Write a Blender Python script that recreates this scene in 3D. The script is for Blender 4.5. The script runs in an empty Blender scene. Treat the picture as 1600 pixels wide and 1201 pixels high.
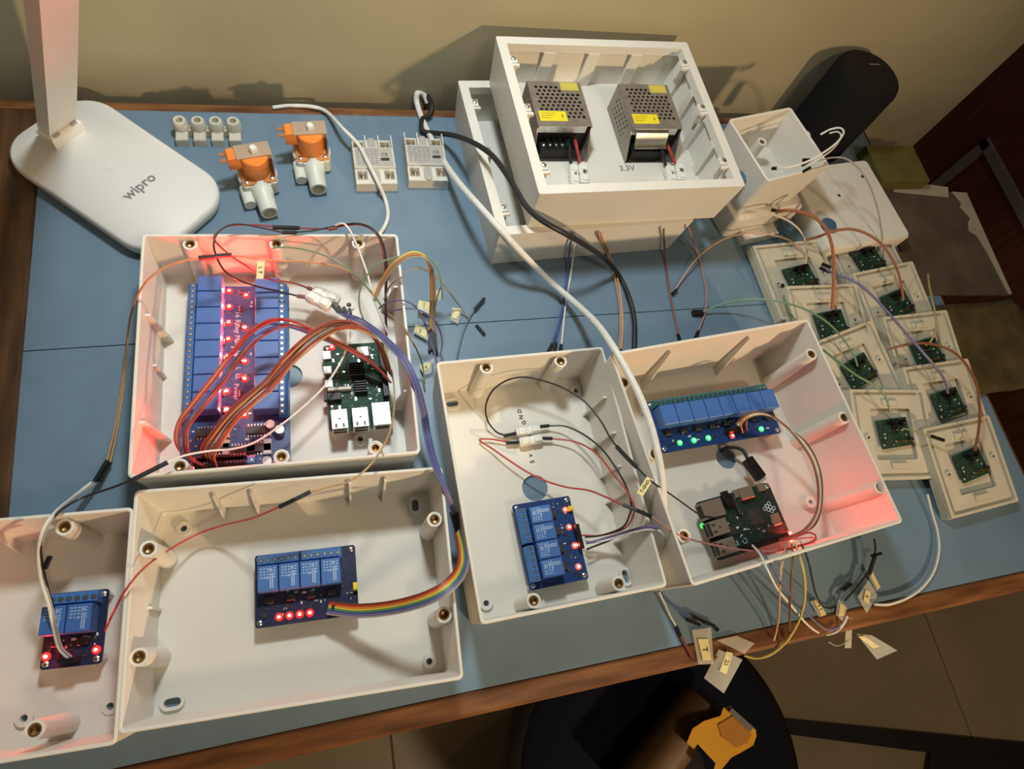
import bpy, math, random
from mathutils import Vector, Matrix
from mathutils.geometry import tessellate_polygon
random.seed(7)
S = bpy.context.scene
COL = S.collection
PI = math.pi
# ------------------------------------------------------------------ camera
F = 1023.25                       # focal length in pixels of the 1600 x 1201 frame
CH = 0.59                         # camera height above the table top (table top is z = 0)
CM = Matrix(((0.9596854, -0.0867938, 0.2673409),
             (-0.1801886, -0.9201060, 0.3477512),
             (0.2158000, -0.3819040, -0.8986600)))   # camera (right, down, forward) -> world
_r = Vector(CM.col[0]).normalized(); _f = Vector(CM.col[2]); _f = (_f - _r * _f.dot(_r)).normalized(); _d = _f.cross(_r)
CM = Matrix((_r, _d, _f)).transposed()
cam = bpy.data.cameras.new('camera'); camo = bpy.data.objects.new('camera', cam); COL.objects.link(camo)
cam.sensor_fit = 'HORIZONTAL'; cam.sensor_width = 36; cam.lens = 36 * F / 1600; cam.clip_start = 0.01; cam.clip_end = 50
camo.matrix_world = Matrix.Translation((0, 0, CH)) @ Matrix((_r, -_d, -_f)).transposed().to_4x4()
S.camera = camo
def at(x, y, z=0.0):              # the point at height z that stands at this place of the frame
    w = CM @ Vector(((x - 800) / F, (y - 600.5) / F, 1.0))
    return Vector((0, 0, CH)) + w * ((z - CH) / w.z)
# ------------------------------------------------------------------ world and room light
W = bpy.data.worlds.new('world'); S.world = W; W.use_nodes = True
W.node_tree.nodes['Background'].inputs[0].default_value = (1.0, 0.88, 0.70, 1)
W.node_tree.nodes['Background'].inputs[1].default_value = 0.055
def area(name, loc, target, size, power, col):
    l = bpy.data.lights.new(name, 'AREA'); l.shape = 'DISK'; l.size = size; l.energy = power; l.color = col
    o = bpy.data.objects.new(name, l); COL.objects.link(o); o.location = loc
    o.rotation_euler = (Vector(target) - Vector(loc)).to_track_quat('-Z', 'Y').to_euler()
    return o
area('wall_lamp', (0.06, 0.48, 0.66), (0.04, 0.28, 0), 0.09, 3.6, (0.90, 0.99, 1.0))
def spot(name, loc, target, ang, radius, power, col):
    l = bpy.data.lights.new(name, 'SPOT'); l.spot_size = math.radians(ang); l.spot_blend = 1.0; l.shadow_soft_size = radius; l.energy = power; l.color = col
    o = bpy.data.objects.new(name, l); COL.objects.link(o); o.location = loc
    o.rotation_euler = (Vector(target) - Vector(loc)).to_track_quat('-Z', 'Y').to_euler()
spot('standing_lamp', (0.90, -1.15, 0.62), (-0.12, 0.50, 0.10), 70, 0.04, 72, (1.0, 0.70, 0.40))
area('ceiling_lamp', (0.55, -0.85, 1.75), (0.5, -0.3, 0), 0.30, 7.5, (1.0, 0.80, 0.55))
vs = S.view_settings; vs.view_transform = 'Standard'; vs.look = 'None'; vs.exposure = 0.0; vs.gamma = 1; vs.use_curve_mapping = False

# ------------------------------------------------------------------ materials
MATS = {}
def mat(name, col, rough=0.5, metal=0.0, var=0.06, scale=40.0, bump=0.0, emit=None, es=0.0, alpha=1.0, trans=0.0, spec=0.5):
    if name in MATS: return MATS[name]
    m = bpy.data.materials.new(name); m.use_nodes = True; MATS[name] = m
    nt = m.node_tree; b = nt.nodes['Principled BSDF']
    b.inputs['Roughness'].default_value = rough; b.inputs['Metallic'].default_value = metal
    b.inputs['Alpha'].default_value = alpha; b.inputs['Transmission Weight'].default_value = trans
    b.inputs['Specular IOR Level'].default_value = spec
    tc = nt.nodes.new('ShaderNodeTexCoord'); n = nt.nodes.new('ShaderNodeTexNoise')
    n.inputs['Scale'].default_value = scale; n.inputs['Detail'].default_value = 4
    nt.links.new(tc.outputs['Object'], n.inputs['Vector'])
    r = nt.nodes.new('ShaderNodeValToRGB')
    r.color_ramp.elements[0].position = 0.3; r.color_ramp.elements[1].position = 0.7
    r.color_ramp.elements[0].color = (*[c * (1 - var) for c in col], 1)
    r.color_ramp.elements[1].color = (*[min(1, c * (1 + var)) for c in col], 1)
    nt.links.new(n.outputs['Fac'], r.inputs['Fac']); nt.links.new(r.outputs['Color'], b.inputs['Base Color'])
    if bump:
        bp = nt.nodes.new('ShaderNodeBump'); bp.inputs['Strength'].default_value = bump; bp.inputs['Distance'].default_value = 0.001
        nt.links.new(n.outputs['Fac'], bp.inputs['Height']); nt.links.new(bp.outputs['Normal'], b.inputs['Normal'])
    if emit:
        b.inputs['Emission Color'].default_value = (*emit, 1); b.inputs['Emission Strength'].default_value = es
    return m
pvc = mat('white_plastic', (0.72, 0.695, 0.625), 0.45, var=0.025, scale=18)
pvc2 = mat('pale_plastic', (0.78, 0.78, 0.72), 0.4, var=0.03, scale=60)
platem = mat('cream_plastic', (0.55, 0.51, 0.40), 0.5, var=0.06, scale=50)
brass = mat('brass', (0.27, 0.15, 0.05), 0.3, 0.55, scale=300, var=0.2)
steel = mat('steel', (0.62, 0.61, 0.58), 0.28, 1.0, scale=200, var=0.1)
tin = mat('galvanised_sheet', (0.30, 0.27, 0.235), 0.45, 0.6, scale=120, var=0.12)
silver = mat('shiny_shield', (0.66, 0.66, 0.62), 0.38, 0.55, scale=150)
blackp = mat('black_plastic', (0.010, 0.0095, 0.0095), 0.45, scale=200, spec=0.3)
darkp = mat('dark_component', (0.035, 0.033, 0.035), 0.45, scale=300, var=0.3)
relaym = mat('blue_relay', (0.055, 0.15, 0.43), 0.4, scale=80)
termm = mat('blue_terminal', (0.05, 0.17, 0.46), 0.4, scale=80)
terg = mat('teal_terminal', (0.02, 0.16, 0.20), 0.4, scale=80)
pcbblue = mat('blue_board', (0.012, 0.045, 0.17), 0.35, scale=500, var=0.35)
pcbdark = mat('dark_blue_board', (0.014, 0.022, 0.065), 0.35, scale=500, var=0.35)
pcbgreen = mat('green_board', (0.015, 0.060, 0.034), 0.55, spec=0.2, scale=450, var=0.45)
pcbmod = mat('green_module', (0.02, 0.06, 0.035), 0.4, scale=500, var=0.7)
printm = mat('white_print', (0.55, 0.60, 0.66), 0.6)
printr = mat('relay_print', (0.30, 0.42, 0.62), 0.6)
ink = mat('black_ink', (0.03, 0.03, 0.035), 0.6)
inkg = mat('grey_ink', (0.22, 0.22, 0.23), 0.6)
gold = mat('gold_pin', (0.75, 0.55, 0.22), 0.3, 1.0)
yell = mat('yellow_sticker', (0.80, 0.66, 0.02), 0.5, var=0.03)
yellp = mat('pale_yellow_paper', (0.80, 0.72, 0.36), 0.7, var=0.06)
tape = mat('clear_tape', (0.80, 0.78, 0.68), 0.25, alpha=0.34, var=0.05)
clear = mat('clear_film', (0.85, 0.85, 0.8), 0.12, alpha=0.16, var=0.05)
orange = mat('orange_coil', (0.78, 0.24, 0.035), 0.4, scale=60)
natural = mat('natural_nylon', (0.66, 0.69, 0.61), 0.42, scale=60)
nylon2 = mat('yellowed_nylon', (0.58, 0.56, 0.46), 0.45, scale=60)
grayp = mat('warm_grey_plastic', (0.62, 0.60, 0.53), 0.5, scale=60)
labelg = mat('grey_label', (0.40, 0.38, 0.35), 0.5, scale=120)
ledr = (mat('red_led', (0.8, 0.0, 0.0), 0.5, spec=0.05, emit=(1.0, 0.008, 0.006), es=7), mat('red_led_die', (0.9, 0.1, 0.06), 0.3, emit=(1.0, 0.032, 0.022), es=3400))
ledr2 = (mat('dim_red_led', (0.7, 0.2, 0.15), 0.3, emit=(1.0, 0.05, 0.03), es=0.8), mat('dim_red_led_die', (0.9, 0.3, 0.2), 0.3, emit=(1.0, 0.10, 0.06), es=45))
ledg = (mat('green_led', (0.1, 0.9, 0.3), 0.3, emit=(0.01, 1.0, 0.10), es=1.2), mat('green_led_die', (0.1, 0.9, 0.3), 0.3, emit=(0.04, 1.0, 0.22), es=45))
ledm = (MATS['red_led'], mat('mild_red_led_die', (0.9, 0.1, 0.06), 0.3, emit=(1.0, 0.05, 0.035), es=300))
ledp = (MATS['red_led'], mat('bright_red_led_die', (0.9, 0.1, 0.06), 0.3, emit=(1.0, 0.04, 0.03), es=7500))
ledo = mat('unlit_led', (0.6, 0.55, 0.5), 0.3)
lampw = mat('lamp_white', (0.74, 0.73, 0.69), 0.55, var=0.015, scale=10)
ledpanel = mat('lamp_diffuser', (0.85, 0.85, 0.82), 0.5)
speakm = mat('black_mesh_fabric', (0.009, 0.009, 0.009), 0.9, spec=0.15, scale=900, var=0.5)
WIRE_SPEC = 0.35
WIRE = {'red': (0.45, 0.06, 0.05), 'darkred': (0.22, 0.035, 0.035), 'orange': (0.50, 0.24, 0.10), 'brown': (0.22, 0.085, 0.04),
        'yellow': (0.62, 0.52, 0.14), 'green': (0.15, 0.26, 0.14), 'blue': (0.08, 0.11, 0.29), 'purple': (0.165, 0.145, 0.28),
        'grey': (0.33, 0.32, 0.29), 'white': (0.72, 0.71, 0.66), 'black': (0.02, 0.02, 0.02), 'peach': (0.60, 0.36, 0.24), 'pink': (0.48, 0.20, 0.19),
        'olive': (0.30, 0.29, 0.13), 'tan': (0.42, 0.30, 0.15), 'teal': (0.12, 0.21, 0.22)}
def wm(c): return mat('wire_' + c, WIRE[c], 0.45, scale=200, spec=WIRE_SPEC)

def wood(name, c0, c1, sc=(3, 40, 40), rough=0.5):
    m = bpy.data.materials.new(name); m.use_nodes = True; nt = m.node_tree; b = nt.nodes['Principled BSDF']
    b.inputs['Roughness'].default_value = rough
    tc = nt.nodes.new('ShaderNodeTexCoord'); mp = nt.nodes.new('ShaderNodeMapping'); mp.inputs['Scale'].default_value = sc
    n = nt.nodes.new('ShaderNodeTexNoise'); n.inputs['Scale'].default_value = 3; n.inputs['Detail'].default_value = 7
    r = nt.nodes.new('ShaderNodeValToRGB'); r.color_ramp.elements[0].position = 0.35; r.color_ramp.elements[1].position = 0.7
    r.color_ramp.elements[0].color = (*c0, 1); r.color_ramp.elements[1].color = (*c1, 1)
    nt.links.new(tc.outputs['Object'], mp.inputs[0]); nt.links.new(mp.outputs[0], n.inputs['Vector'])
    nt.links.new(n.outputs['Fac'], r.inputs['Fac']); nt.links.new(r.outputs[0], b.inputs['Base Color'])
    return m
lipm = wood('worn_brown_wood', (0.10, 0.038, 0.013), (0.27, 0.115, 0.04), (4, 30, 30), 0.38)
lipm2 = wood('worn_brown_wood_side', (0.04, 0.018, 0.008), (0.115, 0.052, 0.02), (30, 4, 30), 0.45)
doorm = wood('dark_red_wood', (0.085, 0.020, 0.010), (0.155, 0.042, 0.022), (30, 30, 2), 0.4)
cardm = wood('brown_cardboard', (0.055, 0.037, 0.023), (0.105, 0.074, 0.050), (6, 6, 6), 0.8)

# ------------------------------------------------------------------ mesh builder
def rrect(w, d, r, n=4, cx=0, cy=0):
    p = []
    for qx, qy, a0 in ((1, 1, 0), (-1, 1, 90), (-1, -1, 180), (1, -1, 270)):
        for k in range(n + 1):
            a = math.radians(a0 + 90 * k / n)
            p.append((cx + qx * (w / 2 - r) + r * math.cos(a), cy + qy * (d / 2 - r) + r * math.sin(a)))
    return p
def circle(cx, cy, r, n=16): return [(cx + r * math.cos(2 * PI * k / n), cy + r * math.sin(2 * PI * k / n)) for k in range(n)]
def slot2d(cx, cy, l, r, ang, n=6):
    p = []
    for s in (1, -1):
        for k in range(n + 1):
            a = -PI / 2 + PI * k / n + (0 if s == 1 else PI)
            p.append((s * l / 2 + r * math.cos(a), r * math.sin(a)))
    c, sn = math.cos(ang), math.sin(ang)
    return [(cx + x * c - y * sn, cy + x * sn + y * c) for x, y in p]
class MB:
    def __init__(s): s.v = []; s.f = []; s.mi = []; s.m = 0; s.tf = None
    def add(s, vs, fs):
        o = len(s.v)
        s.v += [tuple(s.tf @ Vector(v)) for v in vs] if s.tf else [tuple(v) for v in vs]
        s.f += [tuple(i + o for i in q) for q in fs]; s.mi += [s.m] * len(fs); return s
    def box(s, x0, x1, y0, y1, z0, z1):
        return s.add([(x0, y0, z0), (x1, y0, z0), (x1, y1, z0), (x0, y1, z0), (x0, y0, z1), (x1, y0, z1), (x1, y1, z1), (x0, y1, z1)],
                     [(3, 2, 1, 0), (4, 5, 6, 7), (0, 1, 5, 4), (1, 2, 6, 5), (2, 3, 7, 6), (3, 0, 4, 7)])
    def bbox(s, x0, x1, y0, y1, z0, z1, c=0.0008):      # box with chamfered top edges
        return s.loft([[(x0, y0, z0), (x1, y0, z0), (x1, y1, z0), (x0, y1, z0)], [(x0, y0, z1 - c), (x1, y0, z1 - c), (x1, y1, z1 - c), (x0, y1, z1 - c)],
                       [(x0 + c, y0 + c, z1), (x1 - c, y0 + c, z1), (x1 - c, y1 - c, z1), (x0 + c, y1 - c, z1)]])
    def loft(s, rings, cap0=True, cap1=True):
        n = len(rings[0]); vs = [p for r in rings for p in r]; fs = []
        for i in range(len(rings) - 1):
            for k in range(n): fs.append((i * n + k, i * n + (k + 1) % n, (i + 1) * n + (k + 1) % n, (i + 1) * n + k))
        if cap0: fs.append(tuple(range(n))[::-1])
        if cap1: fs.append(tuple((len(rings) - 1) * n + k for k in range(n)))
        return s.add(vs, fs)
    def lathe(s, prof, cx=0, cy=0, n=16, cap0=True, cap1=True):
        return s.loft([[(cx + r * math.cos(2 * PI * k / n), cy + r * math.sin(2 * PI * k / n), z) for k in range(n)] for r, z in prof], cap0, cap1)
    def prism(s, poly, z0, z1): return s.loft([[(x, y, z0) for x, y in poly], [(x, y, z1) for x, y in poly]])
    def plate(s, outer, holes, z0, z1):
        loops = [outer] + [h[::-1] for h in holes]; flat = [p for l in loops for p in l]
        tri = tessellate_polygon([[Vector((x, y, 0)) for x, y in l] for l in loops]); n = len(flat)
        vs = [(x, y, z0) for x, y in flat] + [(x, y, z1) for x, y in flat]; fs = []
        for a, b, c in tri:
            (ax, ay), (bx, by), (cx, cy) = flat[a], flat[b], flat[c]
            if (bx - ax) * (cy - ay) - (by - ay) * (cx - ax) < 0: b, c = c, b
            fs += [(a + n, b + n, c + n), (c, b, a)]
        o = 0
        for l in loops:
            m = len(l)
            for k in range(m): fs.append((o + k, o + (k + 1) % m, n + o + (k + 1) % m, n + o + k))
            o += m
        return s.add(vs, fs)
    def tube(s, path, r, n=6, flat=None):
        path = [Vector(p) for p in path]; rings = []; nrm = None
        for i, p in enumerate(path):
            t = (path[min(i + 1, len(path) - 1)] - path[max(i - 1, 0)]).normalized()
            if nrm is None:
                nrm = t.cross(Vector((0, 0, 1)));
                if nrm.length < 1e-3: nrm = t.cross(Vector((1, 0, 0)))
            nrm = (nrm - t * nrm.dot(t)).normalized(); b = t.cross(nrm)
            rr = r[i] if isinstance(r, (list, tuple)) else r
            rings.append([tuple(p + nrm * (rr * math.cos(2 * PI * k / n)) + b * (rr * math.sin(2 * PI * k / n))) for k in range(n)])
        return s.loft(rings)
    def bar(s, a, b, w, h):                              # box along a -> b, w wide, h high, centred
        a, b = Vector(a), Vector(b); t = (b - a).normalized(); u = t.cross(Vector((0, 0, 1)))
        u = (u if u.length > 1e-3 else t.cross(Vector((1, 0, 0)))).normalized(); v = u.cross(t)
        q = [u * (w / 2) + v * (h / 2), -u * (w / 2) + v * (h / 2), -u * (w / 2) - v * (h / 2), u * (w / 2) - v * (h / 2)]
        return s.loft([[tuple(p + k) for k in q] for p in (a, b)])
    def build(s, name, mats, parent=None, smooth=True, ang=35):
        me = bpy.data.meshes.new(name); me.from_pydata(s.v, [], s.f); me.update()
        mats = mats if isinstance(mats, (list, tuple)) else [mats]
        for m in mats: me.materials.append(m)
        for p, i in zip(me.polygons, s.mi): p.material_index = min(i, len(mats) - 1); p.use_smooth = smooth
        if smooth: me.set_sharp_from_angle(angle=math.radians(ang))
        o = bpy.data.objects.new(name, me); COL.objects.link(o)
        if parent: o.parent = parent
        return o
def tag(o, label=None, cat=None, group=None, kind=None):
    for k, v in (('label', label), ('category', cat), ('group', group), ('kind', kind)):
        if v: o[k] = v
    return o
def thing(name, label, cat, loc=(0, 0, 0), rot=0.0, group=None):
    o = bpy.data.objects.new(name, None); COL.objects.link(o); o.empty_display_size = 0.01
    o.location = loc; o.rotation_euler = (0, 0, math.radians(rot)); return tag(o, label, cat, group)
def local(o, p):
    p = Vector(p) - Vector(o.location); a = -o.rotation_euler.z; c, s = math.cos(a), math.sin(a)
    return Vector((p.x * c - p.y * s, p.x * s + p.y * c, p.z))
def dup_part(src, parent, loc=(0, 0, 0), rotz=0.0):
    c = src.copy(); COL.objects.link(c); c.parent = parent; c.location = loc; c.rotation_euler = (0, 0, rotz); return c
def smooth_path(pts, k=8):
    P = [Vector(p) for p in pts]; Q = [P[0] * 2 - P[1]] + P + [P[-1] * 2 - P[-2]]; out = []
    for i in range(1, len(Q) - 2):
        a, b, c, d = Q[i - 1:i + 3]
        for j in range(k):
            t = j / k
            out.append(0.5 * (2 * b + (c - a) * t + (2 * a - 5 * b + 4 * c - d) * t * t + (3 * b - a - 3 * c + d) * t ** 3))
    return out + [P[-1]]
def text(s, size, name, material, parent, loc, rotz, bold=0.0, label=None):
    cu = bpy.data.curves.new('text', 'FONT'); cu.body = s; cu.size = size; cu.align_x = 'CENTER'; cu.align_y = 'CENTER'
    cu.offset = bold; cu.extrude = 0.00005; cu.resolution_u = 2
    to = bpy.data.objects.new('text', cu); me = bpy.data.meshes.new_from_object(to); bpy.data.objects.remove(to); bpy.data.curves.remove(cu)
    me.name = name; me.materials.clear(); me.materials.append(material)
    o = bpy.data.objects.new(name, me); COL.objects.link(o); o.parent = parent; o.location = loc; o.rotation_euler = (0, 0, math.radians(rotz))
    return tag(o, label)

# ------------------------------------------------------------------ room
def struct(o): o['kind'] = 'structure'; return o
WY = 0.594
def wall_material():
    m = bpy.data.materials.new('painted_wall'); m.use_nodes = True; nt = m.node_tree; b = nt.nodes['Principled BSDF']; b.inputs['Roughness'].default_value = 0.7
    tc = nt.nodes.new('ShaderNodeTexCoord'); n = nt.nodes.new('ShaderNodeTexNoise'); n.inputs['Scale'].default_value = 5; n.inputs['Detail'].default_value = 5
    r = nt.nodes.new('ShaderNodeValToRGB'); r.color_ramp.elements[0].position = 0.30; r.color_ramp.elements[1].position = 0.62
    r.color_ramp.elements[0].color = (0.355, 0.315, 0.20, 1); r.color_ramp.elements[1].color = (0.42, 0.375, 0.24, 1)
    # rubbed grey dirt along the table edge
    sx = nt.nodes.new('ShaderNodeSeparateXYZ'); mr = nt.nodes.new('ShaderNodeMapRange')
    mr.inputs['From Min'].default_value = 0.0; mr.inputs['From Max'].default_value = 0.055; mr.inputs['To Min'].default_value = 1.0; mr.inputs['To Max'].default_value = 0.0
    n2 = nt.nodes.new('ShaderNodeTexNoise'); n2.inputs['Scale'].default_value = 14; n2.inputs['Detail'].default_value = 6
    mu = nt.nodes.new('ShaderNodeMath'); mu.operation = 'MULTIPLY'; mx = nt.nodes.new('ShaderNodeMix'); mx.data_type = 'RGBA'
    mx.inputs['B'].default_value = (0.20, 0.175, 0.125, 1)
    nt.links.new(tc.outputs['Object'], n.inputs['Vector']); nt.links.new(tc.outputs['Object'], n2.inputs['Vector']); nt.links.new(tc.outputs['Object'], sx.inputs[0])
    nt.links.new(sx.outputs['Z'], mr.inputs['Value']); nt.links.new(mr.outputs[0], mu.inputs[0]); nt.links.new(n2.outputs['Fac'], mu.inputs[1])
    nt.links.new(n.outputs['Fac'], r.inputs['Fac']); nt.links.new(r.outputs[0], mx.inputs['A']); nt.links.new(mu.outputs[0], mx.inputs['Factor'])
    nt.links.new(mx.outputs['Result'], b.inputs['Base Color'])
    return m
struct(MB().box(-1.6, 0.92, WY, WY + 0.12, -0.74, 1.9).build('wall_back', wall_material(), smooth=False))
tilem = mat('beige_floor_tile', (0.46, 0.34, 0.19), 0.35, var=0.14, scale=4)
grout = mat('floor_grout', (0.20, 0.15, 0.09), 0.8)
fl = struct(MB().box(-1.6, 1.7, -1.8, 1.6, -0.80, -0.7425).build('floor', grout, smooth=False))
tile_src = None
for i in range(-4, 2):
    for j in range(-3, 3):
        x0, y0 = 1.25 + 0.6 * (i - 0), -0.72 + 0.6 * j
        if x0 < -1.3 or x0 > 1.3: continue
        if tile_src is None:
            tile_src = MB().bbox(-0.2985, 0.2985, -0.2985, 0.2985, -0.7425, -0.74, 0.001).build('floor_tile', tilem, fl, smooth=False); o = tile_src
        else:
            o = dup_part(tile_src, fl)
        o.location = (x0 + 0.3, y0 + 0.3, 0)
dr = struct(MB().box(1.66, 1.72, -1.8, 1.6, -0.74, 1.9).build('wall_right', doorm, smooth=False))
dw = thing('door_1', None, None); struct(dw)
MB().box(1.60, 1.66, -1.7, 1.55, -0.739, 1.3).build('door_leaf', doorm, dw, smooth=False)
trimm = mat('grey_moulding', (0.20, 0.19, 0.15), 0.5)
def ray_x(x, y, X):
    w = CM @ Vector(((x - 800) / F, (y - 600.5) / F, 1.0)); return Vector((0, 0, CH)) + w * (X / w.x)
p0, p1, p2 = ray_x(1541, 226, 1.595), ray_x(1480, 276, 1.595), ray_x(1603, 318, 1.595)
MB().bar((1.595, p0.y, p0.z + 0.01), (1.595, p0.y, -0.70), 0.022, 0.012).build('door_moulding', trimm, dw)
MB().bar((1.595, p0.y + 0.011, p0.z), (1.595, -0.6, p0.z), 0.012, 0.022).build('door_moulding', trimm, dw)
# ------------------------------------------------------------------ table
def top_material():
    m = mat('blue_grey_laminate', (0.148, 0.228, 0.312), 0.38, var=0.05, scale=30)
    nt = m.node_tree; b = nt.nodes['Principled BSDF']; r = [n for n in nt.nodes if n.type == 'VALTORGB'][0]
    tc = nt.nodes.new('ShaderNodeTexCoord'); n = nt.nodes.new('ShaderNodeTexNoise'); n.inputs['Scale'].default_value = 7; n.inputs['Detail'].default_value = 3
    r2 = nt.nodes.new('ShaderNodeValToRGB'); r2.color_ramp.elements[0].color = (0.86, 0.86, 0.86, 1); r2.color_ramp.elements[1].color = (1.1, 1.1, 1.08, 1)
    mx = nt.nodes.new('ShaderNodeMix'); mx.data_type = 'RGBA'; mx.blend_type = 'MULTIPLY'; mx.inputs['Factor'].default_value = 1
    nt.links.new(tc.outputs['Object'], n.inputs['Vector']); nt.links.new(n.outputs['Fac'], r2.inputs['Fac'])
    nt.links.new(r.outputs[0], mx.inputs['A']); nt.links.new(r2.outputs[0], mx.inputs['B']); nt.links.new(mx.outputs['Result'], b.inputs['Base Color'])
    return m
TX0, TX1, TY0, TY1 = -0.252, 0.757, -0.0385, 0.5715
seam_y = 0.300
tb = thing('work_table', 'work table with blue laminate top in two sheets and worn brown wooden edging', 'table', (0.25, 0.27, -0.74))
def tpart(mb, name, m): o = mb.build(name, m, tb); o.location = (-0.25, -0.27, 0.74); return o
topm = top_material()
tpart(MB().box(TX0, TX1, seam_y + 0.0005, TY1, -0.004, 0), 'laminate_sheet', topm)
tpart(MB().box(TX0, TX1, TY0, seam_y - 0.0005, -0.004, 0), 'laminate_sheet', topm)
tpart(MB().box(TX0 - 0.02, TX1, TY0 - 0.010, TY1, -0.028, -0.0041), 'core_board', lipm)
tpart(MB().bbox(TX0 - 0.06, TX1, TY0 - 0.0190, TY0, -0.036, 0.0008, 0.003), 'front_edging', lipm)
tpart(MB().bbox(TX0 - 0.06, TX1, TY1, TY1 + 0.011, -0.036, 0.0012, 0.002), 'back_edging', lipm)
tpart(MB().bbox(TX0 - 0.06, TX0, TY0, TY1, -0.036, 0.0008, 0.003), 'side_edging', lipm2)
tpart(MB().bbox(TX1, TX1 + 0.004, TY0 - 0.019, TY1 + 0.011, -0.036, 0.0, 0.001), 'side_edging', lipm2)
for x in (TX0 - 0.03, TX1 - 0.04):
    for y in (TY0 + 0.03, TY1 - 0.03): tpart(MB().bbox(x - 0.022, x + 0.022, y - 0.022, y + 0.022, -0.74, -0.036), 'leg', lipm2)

# ------------------------------------------------------------------ enclosures
def enclosure(name, label, c, rot, w, d, h, group, hole=None, posts=(), smalls=(), slots=(), ribs=(), wall=0.0025, draft=0.003, floor=0.003, mtl=None, rad=0.004):
    t = thing(name, label, 'box', (c[0], c[1], 0), rot, group); m = mtl or pvc
    mb = MB(); q = lambda ins, z, dr: [(x, y, z) for x, y in rrect(w - 2 * ins - 2 * dr, d - 2 * ins - 2 * dr, max(0.001, rad - ins * 0.6))]
    mb.loft([q(0, 0, draft), q(0, h - 0.0006, 0), q(0.0006, h, 0), q(wall - 0.0006, h, 0), q(wall, h - 0.0006, 0), q(wall, floor, draft)], False, False)
    holes = []
    if hole:
        p = local(t, at(hole[0], hole[1], floor)); holes.append(circle(p.x, p.y, hole[2], 28))
    for px, py, z in smalls:
        p = local(t, at(px, py, z)); holes.append(circle(p.x, p.y, 0.0026, 12))
    for px, py, a, l in slots:
        p = local(t, at(px, py, floor + 0.003)); holes.append(slot2d(p.x, p.y, l, 0.0030, math.radians(a)))
    mb.plate([(x, y) for x, y, z in q(0, 0, draft)], holes, 0.0, floor)
    mb.build('shell', m, t)
    for px, py, *zz in posts:
        z = zz[0] if zz else h - 0.006
        p = local(t, at(px, py, z))
        o = MB().lathe([(0.0074, 0), (0.0061, z - floor), (0.0042, z - floor), (0.0040, z - floor - 0.009)], n=18).build('screw_post', m, t)
        o.location = (p.x, p.y, floor)
        i = MB().lathe([(0.0041, z - floor - 0.006), (0.0041, z - floor - 0.0004), (0.0030, z - floor - 0.0004), (0.0028, z - floor - 0.0040), (0.0006, z - floor - 0.0048)], n=14).build('brass_insert', brass, o)
    for px, py, z in smalls:
        p = local(t, at(px, py, z))
        MB().plate(circle(p.x, p.y, 0.0058, 18), [circle(p.x, p.y, 0.0026, 12)], floor, z).build('screw_boss', m, t)
    for px, py, a, l in slots:
        p = local(t, at(px, py, floor + 0.003))
        MB().plate(slot2d(p.x, p.y, l, 0.0056, math.radians(a)), [slot2d(p.x, p.y, l, 0.0030, math.radians(a))], floor, floor + 0.003).build('slot_rim', m, t)
    W2, D2 = w / 2 - wall - draft, d / 2 - wall - draft
    for side, off, top, depth in ribs:
        tri = [(0.0, floor), (depth, floor), (0.0015, top), (-0.003, top)]; th = 0.0009
        mb = MB()
        if side in 'BF':
            s = 1 if side == 'B' else -1
            mb.loft([[(off + k, s * (D2 - a), z) for a, z in tri] for k in (-th, th)])
        else:
            s = 1 if side == 'R' else -1
            mb.loft([[(s * (W2 - a), off + k, z) for a, z in tri] for k in (-th, th)])
        mb.build('rib', m, t, smooth=False)
    return t
BH = 0.066
B1 = enclosure('enclosure_box', 'square white open box holding the long red-lit sixteen-relay board', (-0.038, 0.2605), -1.75, 0.2175, 0.2155, BH, 'white open electronics boxes',
    hole=(452, 587, 0.0118), posts=((297, 381), (432, 381), (560, 380), (440, 713, 0.058), (587, 699, 0.058), (281, 728, 0.058)), smalls=((563, 685, 0.008), (545, 476, 0.006)),
    ribs=(('L', 0.035, 0.055, 0.008), ('L', -0.06, 0.055, 0.009), ('R', -0.045, 0.05, 0.012), ('R', 0.06, 0.05, 0.012), ('L', 0.0, 0.03, 0.003)))
B2 = enclosure('enclosure_box', 'wide white open box in front holding the board with a rainbow ribbon cable', (-0.0345, 0.0605), -2.56, 0.2285, 0.1620, BH, 'white open electronics boxes',
    posts=((232, 857), (217, 1026), (679, 811), (694, 960)), smalls=((287, 825, 0.006), (671, 1033, 0.007)), slots=((649, 789, 88, 0.005), (269, 1097, 2, 0.006)),
    ribs=(('B', -0.062, 0.055, 0.010), ('B', -0.035, 0.055, 0.009), ('B', 0.040, 0.06, 0.007), ('B', 0.068, 0.06, 0.007), ('L', 0.0, 0.03, 0.002)))
B3 = enclosure('enclosure_box', 'tall white open box in the middle marked GND and 5V inside', (0.173, 0.121), 0.85, 0.160, 0.2213, BH, 'white open electronics boxes',
    hole=(836, 762, 0.0125), posts=((760, 574), (876, 564), (967, 911, 0.045), (834, 938, 0.045)), smalls=((900, 610, 0.006), (760, 942, 0.006)), slots=((707, 630, 2, 0.006), (978, 900, 94, 0.006)),
    ribs=(('R', 0.065, 0.052, 0.0055), ('R', 0.030, 0.052, 0.006), ('R', 0.0, 0.045, 0.004), ('R', -0.025, 0.045, 0.005), ('R', -0.062, 0.05, 0.007)))
B4 = enclosure('enclosure_box', 'white open box on the right glowing pink inside, holding the eight-relay board', (0.3675, 0.1225), 5.2, 0.2235, 0.2105, 0.086, 'white open electronics boxes',
    hole=(1135, 715, 0.0115), posts=((1268, 553), (1319, 652), (1375, 761), (975, 597, 0.078), (1023, 709, 0.078), (1069, 837, 0.07)), smalls=((1267, 784, 0.012),),
    ribs=(('B', -0.045, 0.075, 0.010), ('B', 0.045, 0.075, 0.010)))
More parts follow.
